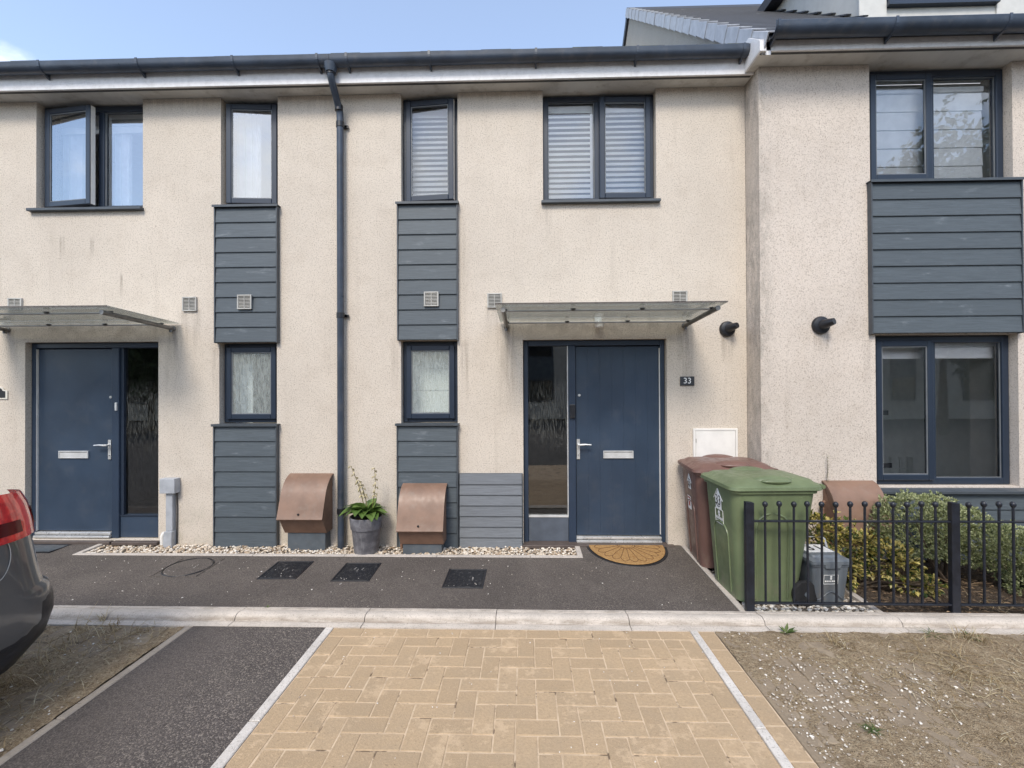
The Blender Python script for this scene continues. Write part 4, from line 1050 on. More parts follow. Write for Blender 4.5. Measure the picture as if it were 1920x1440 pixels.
def put_text(txt, size, parent, loc, mt, rot=(math.pi / 2, 0, 0), name='digits', bold=0.0, sx=1.0):
    me = text_mesh(txt, size, 0.0009); me.materials.append(mt)
    o = link(name, me, parent); o.location = loc; o.rotation_euler = rot; o.scale = (sx, 1, 1)
    return o
INK = mat_plain('black_ink', (0.012, 0.012, 0.014), 0.5); PRINTW = mat_plain('white_print', (0.80, 0.80, 0.78), 0.5, var=0.03)
SLATE = mat_plain('plaque_slate', (0.035, 0.037, 0.042), 0.45)
t_ = thing('house_number_plaque', 'dark slate plaque reading 33 on the wall beside the door', 'sign', (1.678, 0, 1.751), group='house number plaques')
m_ = MB(); m_.box(-0.072, 0.072, -0.012, -0.001, -0.047, 0.047); m_.build('plate', SLATE, t_, bevel=0.002, local=True)
put_text('33', 0.085, t_, (0, -0.0128, 0.001), PRINTW)
t_ = thing('house_number_plaque', 'arched black and cream plaque reading 31 at the left edge of the photo', 'sign', (-5.655, 0, 1.655), group='house number plaques')
def arch(w, h, r, n=10): return [(-w, -h), (w, -h), (w, h * 0.45)] + [(r * math.cos(math.pi * i / n), h * 0.55 + (h * 0.75) * math.sin(math.pi * i / n)) for i in range(n + 1)] + [(-w, h * 0.45)]
m_ = MB(); m_.prism(arch(0.115, 0.062, 0.078), 'y', -0.012, -0.001); m_.build('plate', mat_plain('cream_ceramic', (0.72, 0.68, 0.60), 0.35), t_, local=True)
m_ = MB(); m_.prism(arch(0.095, 0.048, 0.064), 'y', -0.0145, -0.0125); m_.build('inset', INK, t_, local=True)
put_text('31', 0.098, t_, (0, -0.0153, 0.004), PRINTW)

# white meter cupboard behind the bins
t_ = thing('meter_cupboard', 'white meter cupboard with hinged flap low on the wall behind the bins', 'cupboard', (1.955, 0, 0.70))
m_ = MB(); frame_box(m_, -0.225, 0.225, 0.0, 0.563, -0.030, -0.001, 0.022); m_.build('surround', WHITEPL, t_, bevel=0.003, local=True)
m_ = MB(); m_.box(-0.201, 0.201, -0.026, -0.004, 0.024, 0.539); d_ = m_.build('flap', WHITEPL, t_, bevel=0.003, local=True)
for z in (0.12, 0.44):
    m_ = MB(); m_.tube([(-0.198, -0.029, z - 0.02), (-0.198, -0.029, z + 0.02)], 0.005, 8); m_.build('hinge', VENTG, d_, local=True)

# brown gas meter boxes
def meter_box(label, xc, y0, ztop, w, zlip, dep, zb, base_d, rot=0.0):
    t_ = thing('gas_meter_box', label, 'meter box', (xc, y0, 0), rot, group='brown gas meter boxes')
    H = ztop - zlip
    cur = [(-dep * a_, ztop - H * b_) for a_, b_ in ((0.02, 0.0), (0.13, 0.02), (0.25, 0.055), (0.37, 0.11), (0.49, 0.19), (0.60, 0.28), (0.68, 0.38), (0.75, 0.50), (0.82, 0.63), (0.895, 0.79), (0.965, 0.93), (1.0, 0.98))] + [(-dep + 0.004, zlip), (-dep + 0.022, zlip + 0.004)]
    inn = [(a + 0.012 if i < len(cur) - 2 else a, b - 0.012) for i, (a, b) in enumerate(cur[:-1])][::-1]
    lid = MB(); lid.prism(cur + inn[1:], 'x', -w / 2 - 0.012, w / 2 + 0.012); l = lid.build('lid', BROWN, t_, smooth=35, bevel=0.0, local=True)
    sd = [(a + 0.013, b - 0.013) for a, b in cur[:-2]] + [(-dep + 0.03, zlip + 0.002), (-base_d - 0.012, zb), (-0.002, zb), (-0.002, ztop - 0.013)]
    b_ = MB(); b_.prism(sd, 'x', -w / 2, w / 2); b_.build('body', BROWND, t_, local=True)
    g_ = MB(); g_.box(-w / 2 + 0.022, w / 2 - 0.022, -base_d, -0.003, -0.03, zb - 0.002); g_.build('base', GREYPL, t_, bevel=0.003, local=True)
    k = MB(); k.lathe([(0.010, 0.0), (0.010, -0.008), (0.004, -0.010)], (-0.015, -dep * 0.93 - 0.004, zlip + 0.055), 10, 'y'); k.build('lock', INK, l, smooth=40, local=True)
    return t_
meter_box('brown hooded gas meter box beside the black downpipe', -2.238, -0.002, 0.80, 0.435, 0.385, 0.285, 0.218, 0.13)
mb2 = meter_box('brown hooded gas meter box beside the potted plant', -1.028, -0.060, 0.71, 0.435, 0.288, 0.275, 0.135, 0.15)
hk = MB(); hk.tube([(-0.235, -0.05, 0.02), (-0.238, -0.05, 0.52), (-0.22, -0.05, 0.54)], 0.014, 8); hk.build('pipe', BROWND, mb2, smooth=40, local=True)
mb3 = meter_box('brown hooded gas meter box behind the railing and shrubs', 3.10, Y35 - 0.002, 0.785, 0.455, 0.36, 0.26, 0.20, 0.13)
hk = MB(); hk.tube([(-0.27, -0.06, 0.2), (-0.27, -0.06, 0.57), (-0.255, -0.06, 0.60), (-0.235, -0.06, 0.60)], 0.016, 8); hk.build('pipe', BROWND, mb3, smooth=40, local=True)

# grey telecom box with conduit by the left door
t_ = thing('utility_box', 'small grey utility box with conduit beside the left door', 'utility box', (-3.735, 0, 0.0))
m_ = MB(); m_.box(-0.082, 0.080, -0.085, -0.002, 0.60, 0.755); m_.build('box', UTIL, t_, bevel=0.006, seg=2, local=True)
m_ = MB(); m_.box(-0.040, 0.032, -0.052, -0.002, 0.20, 0.60); m_.prism([(-0.055, -0.01), (0.040, -0.01), (0.040, 0.20), (-0.042, 0.20), (-0.050, 0.12)], 'y', -0.075, -0.002); m_.build('conduit', UTIL, t_, bevel=0.004, local=True)
m_ = MB(); m_.tube([(0.052, -0.012, 0.60), (0.055, -0.012, 0.40), (0.050, -0.012, 0.03)], 0.005, 6); m_.build('cable', INK, t_, local=True)
m_ = MB(); m_.tube([(-0.09, -0.03, 0.05), (-0.09, -0.03, 0.14), (-0.075, -0.03, 0.17), (-0.05, -0.03, 0.17)], 0.022, 10); m_.build('pipe_elbow', WHITEPL, t_, smooth=50, local=True)

# ------------------------------------------------------------------ on the path
# plant pot and hosta
POTM = Mat('zinc_pot'); _c = POTM.mix(POTM.step(POTM.noise(12, 5, 0.65), 0.35, 0.7), (0.115, 0.112, 0.125), (0.23, 0.225, 0.24))
_c = POTM.mix(POTM.mul(POTM.step(POTM.noise(1.0, 4, 0.6, vec=POTM.scaled((30, 30, 5))), 0.55, 0.75), 0.5), _c, (0.34, 0.34, 0.35)); POTM = POTM.done(_c, 0.5, 0.25)
pot = thing('plant_pot', 'tall tapered grey pot on the gravel holding a leafy plant', 'pot', (-1.600, -0.185, 0.025))
m_ = MB(); m_.lathe([(0.112, 0.0), (0.118, 0.02), (0.140, 0.255), (0.143, 0.262), (0.151, 0.264), (0.163, 0.375), (0.160, 0.382), (0.150, 0.380), (0.146, 0.34), (0.13, 0.335)], (0, 0, 0), 36); m_.build('pot_body', POTM, pot, smooth=35, local=True)
m_ = MB(); m_.lathe([(0.143, 0.33), (0.10, 0.345), (0.02, 0.352)], (0, 0, 0), 20); m_.build('compost', SOIL, pot, smooth=40, local=True)
HL = Mat('hosta_leaf'); _x = HL.rnd(); _c = HL.mix(_x, (0.070, 0.135, 0.026), (0.17, 0.26, 0.065)); _c = HL.mix(HL.mul(HL.step(HL.noise(60, 3), 0.45, 0.7), 0.4), _c, (0.19, 0.26, 0.075)); HOSTA = HL.done(_c, 0.42, 0, None, 0.5, trans_leaf=0.22)
STALK = mat_plain('stalk', (0.17, 0.14, 0.055), 0.6); BLOOM = mat_plain('faded_bloom', (0.42, 0.36, 0.22), 0.7, var=0.3, scale=40)
plant = thing('hosta_plant', 'green hosta with two tall faded flower stalks in the grey pot', 'plant', (-1.600, -0.185, 0.37))
def hosta_leaf(l, w, droop):
    mb = MB(); n = 7; rows = []
    for i in range(n + 1):
        t = i / n; yy = l * t; zz_ = 0.55 * l * math.sin(t * 1.9) * 0.6 - droop * t * t * l
        ww = w * (math.sin(math.pi * min(1, t * 0.96 + 0.04)) ** 0.75) * (1.0 - 0.25 * t) + 0.002
        rows.append([(-ww, yy, zz_ + ww * 0.30), (-ww * 0.5, yy, zz_ + ww * 0.06), (0, yy, zz_), (ww * 0.5, yy, zz_ + ww * 0.06), (ww, yy, zz_ + ww * 0.30)])
    v = [p_ for r_ in rows for p_ in r_]; mb.add(v, [(i * 5 + j, i * 5 + j + 1, (i + 1) * 5 + j + 1, (i + 1) * 5 + j) for i in range(n) for j in range(4)])
    return mb
lv = [hosta_leaf(0.235, 0.082, 0.55), hosta_leaf(0.20, 0.072, 0.4), hosta_leaf(0.16, 0.062, 0.15)]
lp = [None, None, None]; random.seed(12)
for i in range(34):
    k = i % 3; a = i * 2.4 + random.uniform(-0.3, 0.3)
    loc = (0.02 * math.cos(a), 0.02 * math.sin(a), random.uniform(0.0, 0.05)); rot = (random.uniform(0.05, 0.75) + 0.3 * (k == 2), random.uniform(-0.35, 0.35), a); s_ = random.uniform(0.85, 1.15)
    if lp[k] is None: lp[k] = lv[k].build('leaf', HOSTA, plant, smooth=80, local=True, recalc=False); lp[k].location = loc; lp[k].rotation_euler = rot
    else: share(lp[k], 'leaf', plant, loc, rot, (s_, s_, s_))
for pts, in (([(0.0, 0, 0.0), (-0.03, -0.02, 0.2), (-0.07, -0.03, 0.36), (-0.135, -0.05, 0.545)],), ([(0.01, 0, 0.0), (0.0, -0.01, 0.2), (-0.03, -0.03, 0.33), (-0.06, -0.04, 0.40)],), ([(0.03, 0, 0.0), (0.075, 0.0, 0.2), (0.10, -0.02, 0.34), (0.095, -0.03, 0.525)],)):
    m_ = MB(); m_.tube(pts, [0.005, 0.0045, 0.004, 0.003], 6); st = m_.build('flower_stalk', STALK, plant, smooth=60, local=True)
    b_ = MB(); A, B = Vector(pts[2]), Vector(pts[3]); C_ = Vector(pts[1])
    for j in range(14):
        f_ = j / 13; p_ = (C_.lerp(A, f_ * 2) if f_ < 0.5 else A.lerp(B, f_ * 2 - 1)) if f_ > 0.15 else C_.lerp(A, 0.3)
        an = j * 2.2; q_ = p_ + Vector((0.022 * math.cos(an), 0.022 * math.sin(an), -0.008)); b_.tube([p_, q_, q_ + Vector((0.006 * math.cos(an), 0.006 * math.sin(an), -0.016))], [0.003, 0.0095, 0.003], 6)
    b_.build('flowers', BLOOM, st, smooth=60, local=True)

# half-round doormat
CO = Mat('coir'); _c = CO.mix(CO.step(CO.noise(60, 5, 0.7), 0.3, 0.7), (0.30, 0.165, 0.062), (0.46, 0.285, 0.125)); _c = CO.mix(CO.mul(CO.step(CO.noise(9, 3), 0.5, 0.75), 0.3), _c, (0.20, 0.09, 0.03)); COIR = CO.done(_c, 0.95, 0, CO.bump(CO.noise(300, 3), 0.8, 0.006), 0.15)
mat_ = thing('doormat', 'half round coir doormat with fan pattern at the middle door', 'doormat', (1.032, -0.03, PZ(-0.25) + 0.003)); mat_.rotation_euler = (math.atan(0.034), 0, 0)
def half(r, ry, n=40): return [(r * math.cos(math.pi + math.pi * i / n), ry * math.sin(math.pi + math.pi * i / n)) for i in range(n + 1)]
m_ = MB(); m_.prism(half(0.405, 0.50), 'z', 0.0, 0.008); m_.build('rubber_base', INK, mat_, bevel=0.003, local=True)
m_ = MB(); m_.prism(half(0.378, 0.468), 'z', 0.0081, 0.017); m_.build('coir_pile', COIR, mat_, bevel=0.004, local=True)
GR = mat_plain('burnt_groove', (0.10, 0.045, 0.016), 0.9)
m_ = MB()
def arc_line(r, ry, n=30, y0=0.0): return [(r * math.cos(math.pi + math.pi * i / n), y0 + ry * math.sin(math.pi + math.pi * i / n), 0.0178) for i in range(n + 1)]
m_.tube(arc_line(0.088, 0.10), 0.0028, 4); m_.tube(arc_line(0.068, 0.078), 0.0022, 4)
NP = 11
for i in range(NP + 1):
    a = math.pi + math.pi * i / NP
    if 0 < i < NP: m_.tube([(0.09 * math.cos(a), 0.105 * math.sin(a), 0.0178), (0.285 * math.cos(a), 0.36 * math.sin(a), 0.0178)], 0.0026, 4)
    if i < NP:
        b0, b1 = a, a + math.pi / NP; pts = []
        for k in range(9):
            t = k / 8; an = b0 + (b1 - b0) * t; bl = 1 + 0.17 * math.sin(math.pi * t); pts.append((0.285 * bl * math.cos(an), 0.36 * bl * math.sin(an), 0.0178))
        m_.tube(pts, 0.0026, 4)
m_.build('fan_pattern', GR, mat_, local=True)

# access covers set in the path
COVER = Mat('tread_plate'); _v = COVER.voro(1.0, vec=COVER.scaled((42, 42, 42))); _c = COVER.mix(COVER.step(COVER.noise(30, 5, 0.7), 0.5, 0.72), (0.012, 0.013, 0.017), (0.085, 0.082, 0.080)); COVER = COVER.done(_c, 0.5, 0.2, COVER.bump(COVER.step(_v, 0.15, 0.4), 0.9, 0.008))
def cover(label, x, y, w, d, rnd=False):
    t_ = thing('access_cover', label, 'manhole cover', (x, y, PZ(y) + 0.002), group='access covers set in the path'); t_.rotation_euler = (math.atan(0.034), 0, random.uniform(-0.02, 0.02))
    f_ = MB(); frame_box_h(f_, -w / 2, w / 2, -d / 2, d / 2, -0.02, 0.0035, 0.016); f_.build('frame', BLACKPL if not rnd else TAR, t_, bevel=0.0015, local=True)
    c = MB()
    if rnd: c.lathe([(w / 2 - 0.02, -0.02), (w / 2 - 0.02, 0.003), (w / 2 - 0.035, 0.005)], (0, 0, 0), 40)
    else: c.box(-w / 2 + 0.0185, w / 2 - 0.0185, -d / 2 + 0.0185, d / 2 - 0.0185, -0.02, 0.002)
    c.build('lid', COVER if not rnd else TAR, t_, bevel=0.0015, local=True)
    if rnd:
        r_ = MB(); r_.tube([((w / 2 - 0.012) * math.cos(6.283 * i / 36), (w / 2 - 0.012) * math.sin(6.283 * i / 36), 0.002) for i in range(37)], 0.006, 5); r_.build('seal', INK, t_, local=True)
    m_ = MB(); random.seed(int(abs(x) * 100))
    for i in range(3):
        a, b = random.uniform(-0.07, 0.07), random.uniform(-0.05, 0.05); m_.tube([(a, b, 0.0062 if rnd else 0.003), (a + random.uniform(-0.01, 0.01), b + random.uniform(0.02, 0.05), 0.0062 if rnd else 0.003)], 0.0016, 4)
    for i in range(5):
        m_.ball((random.uniform(-w * 0.4, w * 0.4), -d * 0.42 + abs(random.gauss(0, 0.03)), 0.003), random.uniform(0.002, 0.005), 5, 4)
    m_.build('chalk_mark', WLINE, t_, local=True)
def frame_box_h(mb, x0, x1, y0, y1, z0, z1, w):
    mb.box(x0, x0 + w, y0, y1, z0, z1); mb.box(x1 - w, x1, y0, y1, z0, z1); mb.box(x0 + w, x1 - w, y0, y0 + w, z0, z1); mb.box(x0 + w, x1 - w, y1 - w, y1, z0, z1)
cover('square black access cover nearest the doormat', -0.522, -0.79, 0.345, 0.365)
cover('square black access cover in front of the plant pot', -1.515, -0.675, 0.335, 0.375)
cover('square black access cover in front of the box beside the downpipe', -2.175, -0.645, 0.345, 0.37)
cover('round tarmac filled cover in front of the left door', -3.12, -0.60, 0.42, 0.40, True)
random.seed(21)
# drain grating at the left doorstep
t_ = thing('drain_grating', 'black slotted drain grating at the left doorstep behind the car', 'drain', (-5.0, -0.16, PZ(-0.16) + 0.003))
m_ = MB(); frame_box_h(m_, -0.32, 0.22, -0.13, 0.10, -0.02, 0.004, 0.014); m_.build('frame', BLACKPL, t_, local=True)
m_ = MB(); m_.box(-0.30, 0.20, -0.11, 0.08, -0.03, -0.018); m_.build('sump', INK, t_, local=True)
b0 = None
for i in range(7):
    loc = (0, -0.10 + 0.029 * i, 0)
    if b0 is None: q = MB(); q.box(-0.305, 0.205, -0.005, 0.005, -0.015, 0.003); b0 = q.build('bar', GREYPL, t_, local=True); b0.location = loc
    else: share(b0, 'bar', t_, loc)

# ------------------------------------------------------------------ bins
def bin_mats(name, c):
    m = Mat(name); col = m.mix(m.step(m.noise(3.5, 5, 0.6), 0.3, 0.7), tuple(v * 0.85 for v in c), tuple(v * 1.12 for v in c))
    col = m.mix(m.mul(m.step(m.noise(1.0, 5, 0.65, vec=m.scaled((14, 14, 3))), 0.55, 0.8), 0.3), col, tuple(min(1, v * 1.7 + 0.02) for v in c))
    x, y, z = m.xyz()
    sc = m.mul(m.step(m.noise(1.0, 4, 0.75, vec=m.scaled((60, 60, 5))), 0.60, 0.72), m.step(m.noise(3.0, 3), 0.45, 0.65))
    col = m.mix(m.mul(sc, 0.35), col, tuple(min(1, v * 1.9 + 0.05) for v in c))
    mud = m.mul(m.step(z, 0.03, 0.32, 1.0, 0.0), m.step(m.noise(9, 5, 0.7), 0.42, 0.66))
    col = m.mix(m.mul(mud, 0.55), col, (0.20, 0.165, 0.125))
    return m.done(col, m.step(m.noise(20, 3), 0.3, 0.7, 0.32, 0.52), 0, m.bump(m.noise(160, 3), 0.3, 0.0015), 0.5)
GREENB = bin_mats('green_bin_plastic', (0.128, 0.162, 0.084)); BROWNB = bin_mats('brown_bin_plastic', (0.150, 0.082, 0.066)); GREYB = bin_mats('grey_bin_plastic', (0.125, 0.145, 0.165))
TYRE = mat_plain('tyre_rubber', (0.012, 0.012, 0.013), 0.8, bump=0.002, bscale=80)
def bin_side_y(z, s): return s * (0.232 + (0.272 - 0.232) * min(1, z / 0.88))
def bin_front_x(z): return -0.262 - (0.318 - 0.262) * min(1, z / 0.88)
def wheelie_bin(label, loc, rot, m):
    t_ = thing('wheelie_bin', label, 'wheelie bin', loc, rot, group='wheelie bins')
    b = MB(); rings = [rrect(-0.20, 0.20, -0.19, 0.19, 0.07, 0.012)]
    for z in (0.03, 0.10, 0.25, 0.45, 0.65, 0.80, 0.872):
        f_ = min(1, z / 0.88); xb = 0.20 + 0.13 * f_
        rings.append(rrect(bin_front_x(z), xb, bin_side_y(z, -1), bin_side_y(z, 1), 0.075, z))
    rings += [rrect(-0.335, 0.345, -0.288, 0.288, 0.075, 0.874), rrect(-0.337, 0.347, -0.290, 0.290, 0.075, 0.905), rrect(-0.31, 0.33, -0.27, 0.27, 0.07, 0.906)]
    b.loft(rings); b.build('bin_body', m, t_, smooth=38, local=True)
    # moulded arches on both flanks and on the front
    ar = MB()
    for s_ in (-1, 1):
        pts = [(-0.145, bin_side_y(0.06, s_), 0.06)] + [(-0.145, bin_side_y(z, s_), z) for z in (0.3, 0.60)]
        for i in range(1, 8):
            a = math.pi - math.pi * i / 8; pts.append((-0.02 + 0.125 * math.cos(a) * (1 if True else 1), bin_side_y(0.62 + 0.10 * math.sin(a), s_), 0.62 + 0.10 * math.sin(a)))
        pts += [(0.105, bin_side_y(z, s_), z) for z in (0.60, 0.3, 0.06)]
        ar.tube(pts, 0.0095, 6)
    pts = [(bin_front_x(0.06), -0.11, 0.06), (bin_front_x(0.5), -0.12, 0.5)] + [(bin_front_x(0.5 + 0.09 * math.sin(a)), -0.12 * math.cos(a), 0.5 + 0.09 * math.sin(a)) for a in [math.pi * i / 8 for i in range(1, 8)]] + [(bin_front_x(0.5), 0.12, 0.5), (bin_front_x(0.06), 0.11, 0.06)]
    ar.tube(pts, 0.008, 6); ar.build('moulded_rib', m, t_, smooth=60, local=True)
    l = MB()
    l.loft([rrect(-0.352, 0.365, -0.302, 0.302, 0.07, 0.898), rrect(-0.356, 0.370, -0.306, 0.306, 0.07, 0.902), rrect(-0.352, 0.368, -0.302, 0.302, 0.07, 0.926), rrect(-0.335, 0.355, -0.288, 0.288, 0.065, 0.938),
            rrect(-0.315, 0.345, -0.272, 0.272, 0.07, 0.942), rrect(-0.285, 0.33, -0.24, 0.24, 0.08, 0.966), rrect(-0.20, 0.28, -0.17, 0.17, 0.09, 0.980), rrect(-0.10, 0.20, -0.08, 0.08, 0.06, 0.983)])
    lid = l.build('bin_lid', m, t_, smooth=32, local=True)
    for s_ in (-1, 1):
        h = MB(); h.ball((0.02, s_ * 0.185, 0.958), (0.165, 0.085, 0.045), 20, 10); h.build('lid_hood', m, lid, smooth=60, local=True)
        h = MB(); h.ball((0.02, s_ * 0.246, 0.963), (0.120, 0.042, 0.022), 16, 8); h.build('finger_recess', INK if False else bin_dark(m), lid, smooth=60, local=True)
    hd = MB(); hd.tube([(0.395, -0.24, 0.915), (0.395, 0.24, 0.915)], 0.015, 10)
    for y_ in (-0.22, -0.07, 0.07, 0.22): hd.box(0.335, 0.395, y_ - 0.015, y_ + 0.015, 0.895, 0.935)
    hd.build('handle', m, t_, smooth=40, local=True)
    for s_ in (-1, 1):
        w = MB(); w.lathe([(0.060, -0.024), (0.092, -0.024), (0.100, -0.012), (0.100, 0.012), (0.092, 0.024), (0.060, 0.024)], (0.235, s_ * 0.245, 0.100), 28, 'y'); wh = w.build('wheel', TYRE, t_, smooth=35, local=True)
        c = MB(); c.lathe([(0.058, -0.020), (0.058, 0.020)], (0.235, s_ * 0.245, 0.100), 20, 'y'); c.lathe([(0.018, -0.028), (0.018, 0.028)], (0.235, s_ * 0.245, 0.100), 12, 'y')
        c.build('hub', GREYPL, wh, smooth=35, local=True)
    ax = MB(); ax.tube([(0.235, -0.22, 0.10), (0.235, 0.22, 0.10)], 0.012, 8); ax.build('axle', INK, t_, local=True)
    return t_
_bd = {}
def bin_dark(m): return m
def sticker(t_, y, z, num, s=1.0, label_kind=True):
    """house-shaped number sticker and a label below it on the front face (faces -x)"""
    tilt = math.atan2(0.056, 0.88)
    def F(u, v, off): zz_ = z + v; return (bin_front_x(zz_) - off, y - u, zz_)
    w, h = 0.052 * s, 0.075 * s
    m_ = MB(); out = [(-w, -h), (w, -h), (w, h * 0.25), (0, h * 1.05), (-w, h * 0.25)]
    m_.add([F(u, v, 0.004) for u, v in out], [(0, 1, 2, 3, 4)]); m_.build('number_sticker', PRINTW, t_, local=True, recalc=False)
    r_ = MB()
    for a, b in (((-w * 1.45, h * 0.02), (0, h * 1.22)), ((0, h * 1.22), (w * 1.45, h * 0.02))): r_.tube([F(a[0], a[1], 0.005), F(b[0], b[1], 0.005)], 0.0035, 4)
    pts = [(-w * 0.55, -h * 0.62), (-w * 0.2, -h * 0.76), (w * 0.2, -h * 0.76), (w * 0.55, -h * 0.62)]
    r_.build('sticker_roof', PRINTW, t_, local=True)
    q = MB(); q.tube([F(a, b, 0.005) for a, b in pts], 0.0025, 4); q.build('sticker_smile', INK, t_, local=True)
    c = F(0, -h * 0.08, 0.0062)
    put_text(num, 0.115 * s, t_, c, INK, (math.pi / 2 + 0, 0, -math.pi / 2), sx=0.80)
    if not label_kind: return
    b_ = MB(); zt, zb, hw = -h * 1.05, -h * 2.6, w * 1.25
    for a, b in (((-hw, zt), (hw, zt)), ((hw, zt), (hw, zb)), ((hw, zb), (-hw, zb)), ((-hw, zb), (-hw, zt))): b_.tube([F(*a, 0.003), F(*b, 0.003)], 0.0022, 4)
    for (u, v, ru, rv) in ((0, -h * 1.38, 0.017, 0.016), (0.002, -h * 1.68, 0.016, 0.016)):
        n = 9; b_.add([F(u + ru * s * math.cos(6.283 * i / n) * (1 + 0.2 * (i % 2)), v + rv * s * math.sin(6.283 * i / n), 0.004) for i in range(n)], [tuple(range(n))])
    for v, a, hh in ((-h * 2.02, 0.95, 0.011), (-h * 2.34, 0.6, 0.005)):
        k = 8 if hh > 0.008 else 3
        for i in range(k):
            u0 = -hw * a + 2 * hw * a * i / k; u1 = u0 + 2 * hw * a / k * 0.78
            b_.add([F(u0, v - hh * s, 0.004), F(u1, v - hh * s, 0.004), F(u1, v + hh * s, 0.004), F(u0, v + hh * s, 0.004)], [(0, 1, 2, 3)])
    b_.build('bin_label', PRINTW, t_, local=True, recalc=False)
gb_ = wheelie_bin('dark green wheelie bin behind the railing post, number 33 on its front', (1.905, -0.945, 0.0), R(2.5), GREENB)
sticker(gb_, 0.005, 0.765, '33')
bb_ = wheelie_bin('reddish brown wheelie bin against the wall behind the green bin', (1.885, -0.355, 0.02), R(-4), BROWNB)
sticker(bb_, -0.02, 0.765, '33', 0.85, False)
m_ = MB(); m_.add([(bin_front_x(z) - 0.004, 0.02 + u, z) for u, z in ((-0.055, 0.50), (0.055, 0.50), (0.055, 0.625), (-0.055, 0.625))], [(0, 1, 2, 3)]); m_.build('bin_label', PRINTW, bb_, local=True, recalc=False)
m_ = MB(); m_.add([(bin_front_x(z) - 0.005, 0.02 + u, z) for u, z in ((-0.045, 0.60), (0.045, 0.60), (0.045, 0.615), (-0.045, 0.615))], [(0, 1, 2, 3)]); m_.add([(bin_front_x(z) - 0.005, 0.02 + u, z) for u, z in ((-0.02, 0.53), (0.03, 0.53), (0.03, 0.575), (-0.02, 0.575))], [(0, 1, 2, 3)]); m_.build('label_print', mat_plain('red_print', (0.35, 0.05, 0.04), 0.5), bb_, local=True, recalc=False)

# grey food caddy
cd = thing('food_caddy', 'small grey lidded food waste caddy behind the railing', 'caddy', (2.325, -1.055, -0.005), R(3))
b = MB(); b.loft([rrect(-0.115, 0.115, -0.13, 0.13, 0.03, 0.0), rrect(-0.120, 0.120, -0.135, 0.135, 0.03, 0.015), rrect(-0.142, 0.142, -0.165, 0.165, 0.03, 0.325), rrect(-0.150, 0.150, -0.172, 0.172, 0.03, 0.328), rrect(-0.150, 0.150, -0.172, 0.172, 0.03, 0.350)]); b.build('caddy_body', GREYB, cd, smooth=38, local=True)
b = MB(); b.loft([rrect(-0.158, 0.158, -0.182, 0.178, 0.03, 0.345), rrect(-0.158, 0.158, -0.182, 0.178, 0.03, 0.368), rrect(-0.145, 0.145, -0.165, 0.165, 0.03, 0.376), rrect(-0.125, 0.125, -0.12, 0.15, 0.03, 0.380), rrect(-0.118, 0.118, -0.11, 0.14, 0.03, 0.395)]); lid = b.build('caddy_lid', GREYB, cd, smooth=35, local=True)
b = MB(); b.box(-0.105, 0.105, -0.05, 0.12, 0.3955, 0.3965); b.build('lid_sticker', PRINTW, lid, local=True)
put_text('31', 0.15, cd, (0, 0.035, 0.398), INK, (0, 0, 0))
b = MB(); b.tube([(-0.155, 0.10, 0.36), (-0.15, 0.13, 0.44), (-0.13, 0.14, 0.455), (0.13, 0.14, 0.455), (0.15, 0.13, 0.44), (0.155, 0.10, 0.36)], 0.010, 8); b.build('caddy_handle', UTIL, cd, smooth=60, local=True)
b = MB(); b.box(-0.06, 0.06, -0.182, -0.166, 0.315, 0.35); b.build('latch', GREYB, cd, bevel=0.004, local=True); b = MB(); b.tube([(-0.11 + 0.22 * i / 12, -0.152 + 0.0 * i, 0.10 - 0.03 * math.cos(6.283 * i / 12)) for i in range(13)], 0.004, 5); b.build('moulded_wave', GREYPL, cd, smooth=40, local=True)
def CF(u, z): return (u, -0.135 - 0.030 * (z - 0.015) / 0.31 - 0.002, z)
b = MB()
for a, c in (((-0.06, 0.19), (0.05, 0.19)), ((0.05, 0.19), (0.05, 0.26)), ((0.05, 0.26), (-0.06, 0.26)), ((-0.06, 0.26), (-0.06, 0.19))): b.tube([CF(*a), CF(*c)], 0.0016, 4)
for (u, z, r_) in ((-0.005, 0.248, 0.009), (-0.005, 0.232, 0.009)): b.add([(lambda q: (q[0], q[1] - 0.001, q[2]))(CF(u + r_ * math.cos(0.785 * i), z + r_ * math.sin(0.785 * i))) for i in range(8)], [tuple(range(8))])
for i in range(7): b.add([(lambda q: (q[0], q[1] - 0.001, q[2]))(CF(u, z)) for u, z in ((-0.052 + 0.0135 * i, 0.207), (-0.042 + 0.0135 * i, 0.207), (-0.042 + 0.0135 * i, 0.218), (-0.052 + 0.0135 * i, 0.218))], [(0, 1, 2, 3)])
b.build('caddy_label', PRINTW, cd, local=True, recalc=False)

